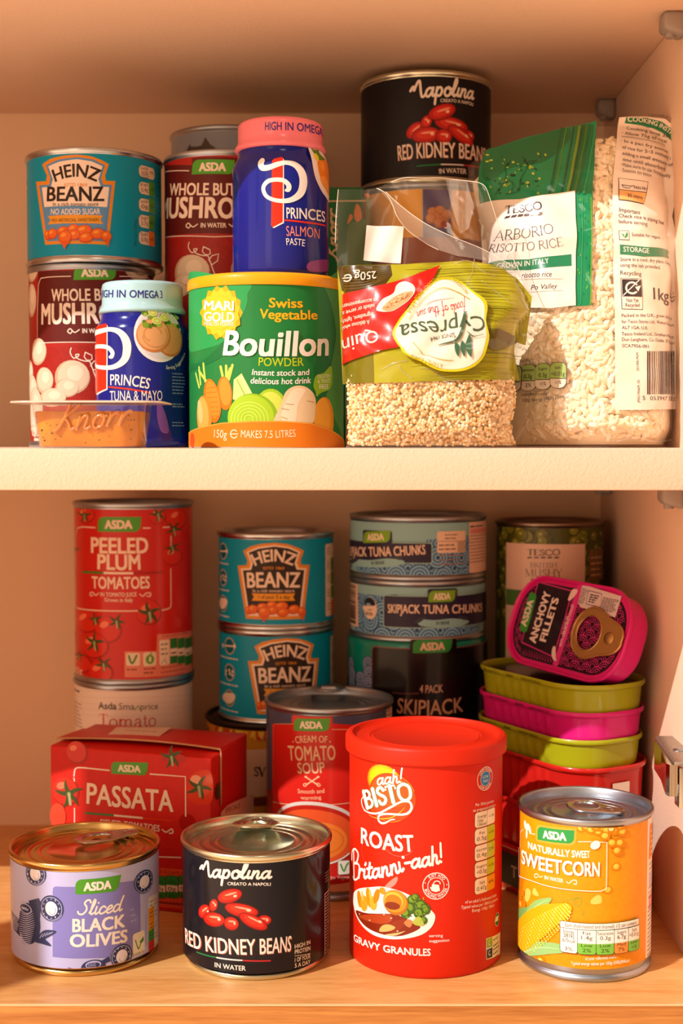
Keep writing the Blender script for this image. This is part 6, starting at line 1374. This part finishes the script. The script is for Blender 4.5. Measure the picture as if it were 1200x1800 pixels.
A.T('Store in a cool, dry place. Once', [(852, 850), (1132, 878)], 20, TX); A.T('using the tab provided.', [(852, 881), (1074, 895)], 20, TX); A.T('Recycling', [(852, 926), (968, 932)], 24, TX)
A.crop(880, 480, 3.75)
A.rect((788, 33), (934, 243), TX); A.rect((792, 37), (930, 239), W2); A.rect((796, 42), (926, 158), '#3a2e32'); A.ell((862, 100), 46, 44, W2, ring=13, arc=(30, 320)); A.poly([(880, 95), (918, 85), (900, 125)], W2); A.line([(805, 150), (905, 50)], 7, W2, False)
A.T('Not Yet', [(826, 192), (904, 192)], 25, TX); A.T('Recycled', [(820, 224), (910, 224)], 25, TX)
A.T('1kg', [(1004, 172), (1104, 192)], 80, '#3a2e32', b=.02); A.ell((1128, 158), 18, 36, TX, ring=5, arc=(40, 330)); A.line([(1112, 158), (1144, 158)], 4, TX, False)
for t, p, q in (('Packed in the U.K., grown in Italy', (795, 291), (1128, 308)), ('for Tesco Stores Ltd., Welwyn Garden', (795, 331), (1140, 352)), ('AL7 1GA, U.K.', (797, 370), (970, 373)), ('Tesco Ireland Ltd., Gresham House,', (795, 412), (1142, 430)), ('Dun Laoghaire, Co. Dublin. © Tesco', (797, 448), (1142, 470)), ('SCA7956-001', (798, 489), (972, 494))): A.T(t, [p, q], 22, TX)
bx_ = 962
while bx_ < 1140:
    w_ = random.choice((3, 3, 5, 7, 9)); A.poly([(bx_, 514), (bx_ + w_, 515), (bx_ + w_, 800), (bx_, 800)], '#4a3a38'); bx_ += w_ + random.choice((3, 4, 6, 8))
A.T('5', [(932, 836), (950, 836)], 27, TX); A.T('053947', [(982, 838), (1094, 840)], 27, TX); A.T('250829', [(1104, 840), (1164, 842)], 27, TX)
A.T('2513001PLM', [(908, 645), (905, 525)], 16, TX); A.T('JP02190669_02', [(914, 855), (912, 704)], 16, TX)
A.T('Per 75g**', [(126, 590), (216, 583)], 21, TX)
for i, (a, b, c, x0, y0) in enumerate((('Saturates', '0.3g', '2%', 130, 604), ('Sugars', '0.3g', '<1%', 230, 596), ('Salt', '<0.01g', '<1%', 330, 588), ('Fat', '0.5g', '1%', 34, 612))):
    A.rect((x0, y0), (x0 + 104, y0 + 172), TX, 42); A.rect((x0 + 3, y0 + 3), (x0 + 101, y0 + 169), '#eadccb', 40); A.rect((x0 + 3, y0 + 3), (x0 + 101, y0 + 104), '#9fbf6a', 40, 'ab'); A.line([(x0 + 3, y0 + 106), (x0 + 101, y0 + 106)], 4, TX, False)
    w_ = 82 if len(a) > 6 else 56 if len(a) > 4 else 36; A.T(a, [(x0 + 52 - w_ / 2, y0 + 46), (x0 + 52 + w_ / 2, y0 + 42)], 19, TX); w_ = 54 if len(b) < 5 else 84; A.T(b, [(x0 + 52 - w_ / 2, y0 + 90), (x0 + 52 + w_ / 2, y0 + 88)], 27, TX); A.T(c, [(x0 + 34, y0 + 146), (x0 + 72, y0 + 144)], 24, TX)
A.T('reference intake*', [(136, 812), (316, 804)], 21, TX); A.T('100g: Energy 1482kJ / 349kcal', [(146, 850), (300, 838), (446, 822)], 22, TX)
A.build('printed_film', H)
pts = []; tries = 0
while len(pts) < 3300:
    z = random.uniform(ZS + 3.8, 149); x = random.uniform(RXL(z) + 3.6, RXR(z) - 3.6)
    if z > RZT(62 + (x - RXL(z)) / (RXR(z) - RXL(z)) * 99) - 6: continue
    d = 3.0 + random.choice((0, 0, .5, 1.0, 1.6)); n = A.nrm(x, z); pts.append((x - n.x * d, RY(x, z) - n.y * d, z - n.z * d * .5, n))
RM = [mat('rice_pale', '#fbe9c9', .42), mat('rice_cream', '#f6e0bb', .42), mat('rice_white', '#fff2da', .42)]
grains('rice_grains', 'pale arborio rice grains filling the clear bag at the right', 'rice', 'rice', pts, lambda: (random.uniform(1.1, 1.4), random.uniform(1.3, 1.6), random.uniform(2.7, 3.4)), RM, (120, 96, ZS), core(lambda x, z: RY(x, z) + 4.4, RXL, RXR, ZS + 1.5, lambda x: RZT2(x) - 9))

# ---- quinoa bag
QXL = lambda z: lerp_tab([(-2, 2), (76, 1.2), (84, 0)], z)
QXR = lambda z: lerp_tab([(-2, 80.5), (4, 78), (10, 78), (20, 80), (33, 78), (46, 79), (54, 81), (60, 85.5), (68, 83), (74, 79), (80, 74)], z)
QZT = lambda x: lerp_tab([(0, 79), (58, 80), (70, 78.5), (78, 74), (84, 66)], x)
def QZT2(x): f = (x - 2) / 78.5; return QZT(f * 80)
def q_core(x, z):
    a = min(1, max(0, (x - QXL(z)) / (QXR(z) - QXL(z)))); th = lerp_tab([(-3, 20), (6, 27), (40, 25), (60, 17), (80, 7)], z)
    return 50 - th * max(0, 1 - abs(2 * a - 1) ** 2.8) ** .5
def q_wr(x, z):
    up = max(0, min(1, (z - 22) / 25))
    return up * (.7 * math.sin(.33 * x - .26 * z + 1.3 * math.sin(.09 * z)) * math.sin(.10 * x + .7) + .3 * math.sin(.42 * z + .24 * x) + .9 * math.exp(-((x - 64 + .45 * (z - 60)) / 3.2) ** 2) - .7 * math.exp(-((z - 36 - .28 * (x - 30)) / 3.4) ** 2) + .8 * math.exp(-((z - 30 + .35 * (x - 45)) / 3.2) ** 2)) + .35 * math.sin(.21 * x + .17 * z) + .9 * math.exp(-((x + z - 74) / 2.0) ** 2) * (z < 26)
QY = lambda x, z: q_core(x, z) - q_wr(x, z)
QB = lambda x, z: 52 + 7 * max(0, 1 - abs(2 * min(1, max(0, (x - QXL(z)) / (QXR(z) - QXL(z)))) - 1) ** 2.5) ** .5
H = QH = root('quinoa_bag', 'opened clear bag of quinoa with upside down lime and red print', 'bag', (40, 45, ZS))
sheet('bag_film', H, QXL, QXR, ZS + .1, QZT2, QY, QB, CLEAR)
A = bag_art(QY); A.crop(580, 300, 3.158); LI, RD, CRM = '#a6a01e', '#cb2018', '#f2e6d4'
A.poly([(40, 533), (400, 520), (620, 508), (770, 500), (860, 515), (960, 545), (1040, 600), (1120, 700), (1100, 850), (1085, 970), (1020, 940), (1030, 1060), (1050, 1165), (700, 1165), (300, 1178), (70, 1186)], LI)
for i in range(46):
    y = 525 + i * 14; x0 = 340 + random.random() * 200; A.line([(x0, y + 12), (x0 + 180 + random.random() * 180, y + random.uniform(-6, 6)), (960 + random.random() * 110, y + 10 + random.uniform(-8, 8))], random.uniform(3, 7), random.choice(['#86831a', '#b9b224', '#7a741a', '#c2bb34', '#938c1c']), taper=True)
A.poly([(40, 534), (335, 523), (345, 580), (300, 640), (70, 692)], '#4d3a12'); A.poly([(70, 1070), (240, 1010), (245, 1178), (70, 1186)], '#736c16'); A.poly([(840, 905), (930, 880), (1025, 930), (1020, 960), (900, 1000)], '#5f5318', True)  # the last dark patch paints in the shade beneath the folded flap
for i in range(8): A.line([(60, 545 + i * 17), (200, 550 + i * 14), (320, 540 + i * 9)], 4, '#6a5420', taper=True)
A.poly([(70, 692), (300, 640), (460, 590), (608, 530), (548, 650), (430, 760), (360, 900), (385, 985), (240, 1015), (70, 1080)], RD)
for t, p, q in (('an accompaniment', (270, 712), (75, 748)), ('salads or serve as', (252, 748), (75, 788)), ('ingredient, lightly', (244, 792), (75, 832)), ('A delicious whole', (226, 832), (75, 872))): A.T(t, [p, q], 23, CRM, shear=.12)
A.T('Quin', [(262, 882), (172, 912), (80, 946)], 72, CRM, shear=.1)
A.T('250g', [(256, 566), (140, 572)], 44, CRM); A.ell((106, 598), 22, 20, CRM, ring=6, arc=(210, 500)); A.line([(86, 598), (128, 598)], 5, CRM, False)
A.crop(650, 480, 4.8)
A.poly([(60, 312), (110, 232), (195, 185), (225, 115), (295, 82), (365, 108), (378, 165), (325, 245), (250, 300), (180, 336), (85, 336)], '#ece3da', True); A.poly([(105, 312), (180, 232), (280, 184), (360, 172), (322, 240), (250, 294), (170, 334)], '#dca472', True)
for i in range(90): A.ell((130 + i * 2.3 + random.uniform(-12, 12), 300 - i * 1.25 + random.uniform(-26, 34) * (1 - abs(i - 45) / 60)), 5, 5, random.choice(['#eec294', '#c98a52', '#f2d2ac']), n=6)
sh = [(205, 540), (235, 440), (300, 340), (370, 250), (500, 120), (620, 72), (740, 92), (880, 180), (968, 280), (978, 420), (975, 600), (900, 760), (760, 838), (600, 832), (420, 760), (280, 670)]
A.poly(sh, '#d2c81e', True); A.poly([(590 + (a - 590) * .95, 460 + (b - 460) * .945) for a, b in sh], CRM, True)
DG = '#4a5f46'
A.T('Cypressa', [(946, 372), (600, 414), (246, 466)], 134, DG, b=.012)
A.T('SINCE 1964', [(718, 522), (486, 564)], 36, '#4f4a3a'); A.T('foods of the sun', [(795, 262), (600, 305), (384, 350)], 78, '#c8324a', b=.07, font='script')
A.line([(700, 232), (560, 268), (470, 306)], 4, '#c8324a', taper=True)
A.T('PROVIDING SUPERIOR PRODUCT SINCE 1964', [(824, 196), (560, 70), (305, 345)], 32, '#b7a81e'); A.T('A FAMILY BUSINESS', [(602, 770), (470, 742), (350, 678)], 38, '#b7a81e')
A.line([(318, 420), (420, 270), (590, 166), (700, 186), (830, 256)], 5, '#b7a81e'); A.line([(368, 602), (450, 690), (560, 735), (684, 742)], 5, '#b7a81e')
A.line([(570, 648), (680, 612), (755, 545), (790, 430), (806, 350)], 20, DG, taper=True); A.line([(800, 514), (860, 552), (935, 545)], 7, DG, taper=True)
for c, rx, ry, ro in (((718, 660), 20, 56, 4), ((770, 648), 22, 70, 8), ((822, 626), 28, 92, 10)): A.poly([(c[0] - 4, c[1] - ry), (c[0] + rx, c[1] - ry * .1), (c[0] + 4 + ro, c[1] + ry), (c[0] - rx, c[1] + ry * .1)], '#3f6a50', True)
A.build('printed_film', H)
# the opened clear top of the bag
CLEARFOLD = film_mat('folded_clear_film', base=0.07, rough=0.12, milky=0.13, crinkle=.6)
def film_top(name, pts, y0, wv, edge=None):
    A = bag_art(lambda x, z: y0 + wv(x, z), step=(2.5, 2.5)); A.crop(580, 300, 3.158); A.finish = 'film'
    A.poly(pts, CLEARFOLD if name == 'folded_film' else CLEAR)
    if edge:
        for e in edge: A.line(e, 3.2, mat('film_edge', '#e9dccb', rough=.2, coat=.5), True)
    return A.build(name, H)
film_top('clear_film_top', [(40, 533), (28, 400), (45, 105), (260, 98), (310, 128), (345, 185), (370, 250), (410, 310), (480, 370), (600, 440), (770, 500), (400, 520)], 47, lambda x, z: 1.2 * math.sin(.22 * x + .05 * z) + .5 * math.sin(.5 * x - .2 * z) - .05 * (z - 80), [[(260, 98), (310, 128), (345, 185), (370, 250), (410, 310), (480, 370), (600, 440)], [(28, 400), (34, 250), (45, 105)]])
film_top('clear_film_top', [(260, 98), (340, 62), (400, 42), (480, 40), (660, 45), (800, 62), (850, 80), (870, 110), (930, 290), (1000, 450), (1080, 620), (1125, 705), (1040, 610), (960, 545), (860, 515), (770, 500), (600, 440), (480, 370), (410, 310), (370, 250), (345, 185), (310, 128)], 56, lambda x, z: 1.6 * math.sin(.17 * x - .06 * z) + .6 * math.sin(.42 * x + .3 * z), [[(340, 62), (400, 42), (480, 40), (660, 45), (800, 62), (850, 80), (870, 110)], [(870, 110), (930, 290), (1000, 450), (1080, 620), (1125, 705)]])
film_top('folded_film', [(262, 100), (310, 118), (380, 185), (520, 288), (680, 368), (850, 438), (1030, 540), (1000, 560), (860, 500), (700, 472), (600, 440), (480, 370), (400, 300), (350, 190)], 44, lambda x, z: .35 * (z - 100 + .6 * (x - 30)) * .3 + .8 * math.sin(.3 * x + .3 * z), [[(310, 118), (380, 185), (520, 288), (680, 368), (850, 438), (1030, 540)]])
film_top('folded_film', [(640, 48), (700, 48), (760, 60), (800, 200), (770, 320), (720, 350), (690, 250)], 52, lambda x, z: 1.2 * math.sin(.8 * x))
A = bag_art(lambda x, z: 45.6 + 1.2 * math.sin(.22 * x + .05 * z) + .5 * math.sin(.5 * x - .2 * z) - .05 * (z - 80)); A.crop(580, 300, 3.158)
A.poly([(202, 303), (408, 310), (392, 515), (184, 498)], '#ece4e0'); A.build('paper_sticker', H)
pts = []
while len(pts) < 2700:
    z = random.uniform(ZS + 1.4, 31); x = random.uniform(QXL(z) + 1.2, QXR(z) - 1.2); d = 1.3 + random.choice((0, 0, 0, .6, 1.2)); n = A.nrm(x, z)
    pts.append((x, QY(x, z) + d, z, n))
QM = [mat('quinoa_pale', '#f8deb0', .5), mat('quinoa_gold', '#efc98c', .5), mat('quinoa_light', '#fcebca', .5), mat('quinoa_tan', '#e0ae6c', .5)]
grains('quinoa_grains', 'tiny beige quinoa grains in the lower part of the clear bag', 'quinoa', 'o', pts, lambda: (random.uniform(.8, 1.05), 0, 0), QM, (40, 45, ZS), core(lambda x, z: QY(x, z) + 2.8, QXL, QXR, ZS + 1.2, lambda x: 31))

# crisp creases in the two bags' film
def creases(parent, Yf, crop_, lines, rad=.28):
    A = bag_art(Yf); A.crop(*crop_); m = film_mat('crease_film_' + parent['e'].name, base=0.10, rough=0.16, milky=0.10)
    for ln in lines:
        uv = catmull([A.q(p) for p in ln], 6); mesh('film_crease', *tube([(u, Yf(u, v) - .28, v) for u, v in uv], rad, 8), m, parent)
creases(QH, QY, (580, 300, 3.158), [[(690, 520), (770, 500), (850, 560), (925, 592)], [(800, 490), (790, 560), (755, 640)], [(290, 1105), (350, 1070), (430, 1055)], [(500, 1095), (570, 1105), (620, 1150), (700, 1230), (800, 1310)], [(380, 1080), (410, 1120), (460, 1155)], [(820, 1420), (835, 1445), (855, 1455)], [(840, 610), (930, 680), (1010, 740)], [(1020, 780), (1050, 880), (1080, 960)], [(590, 1130), (650, 1160), (720, 1165)], [(730, 1490), (745, 1470), (760, 1485)]])
creases(RH, RY, (880, 480, 3.75), [[(400, 265), (470, 280), (560, 268), (650, 200), (740, 110)], [(300, 330), (400, 300), (520, 300)], [(760, 1110), (900, 1085), (1000, 1110), (1130, 1100)], [(260, 960), (420, 1010), (600, 1040)]], .34)
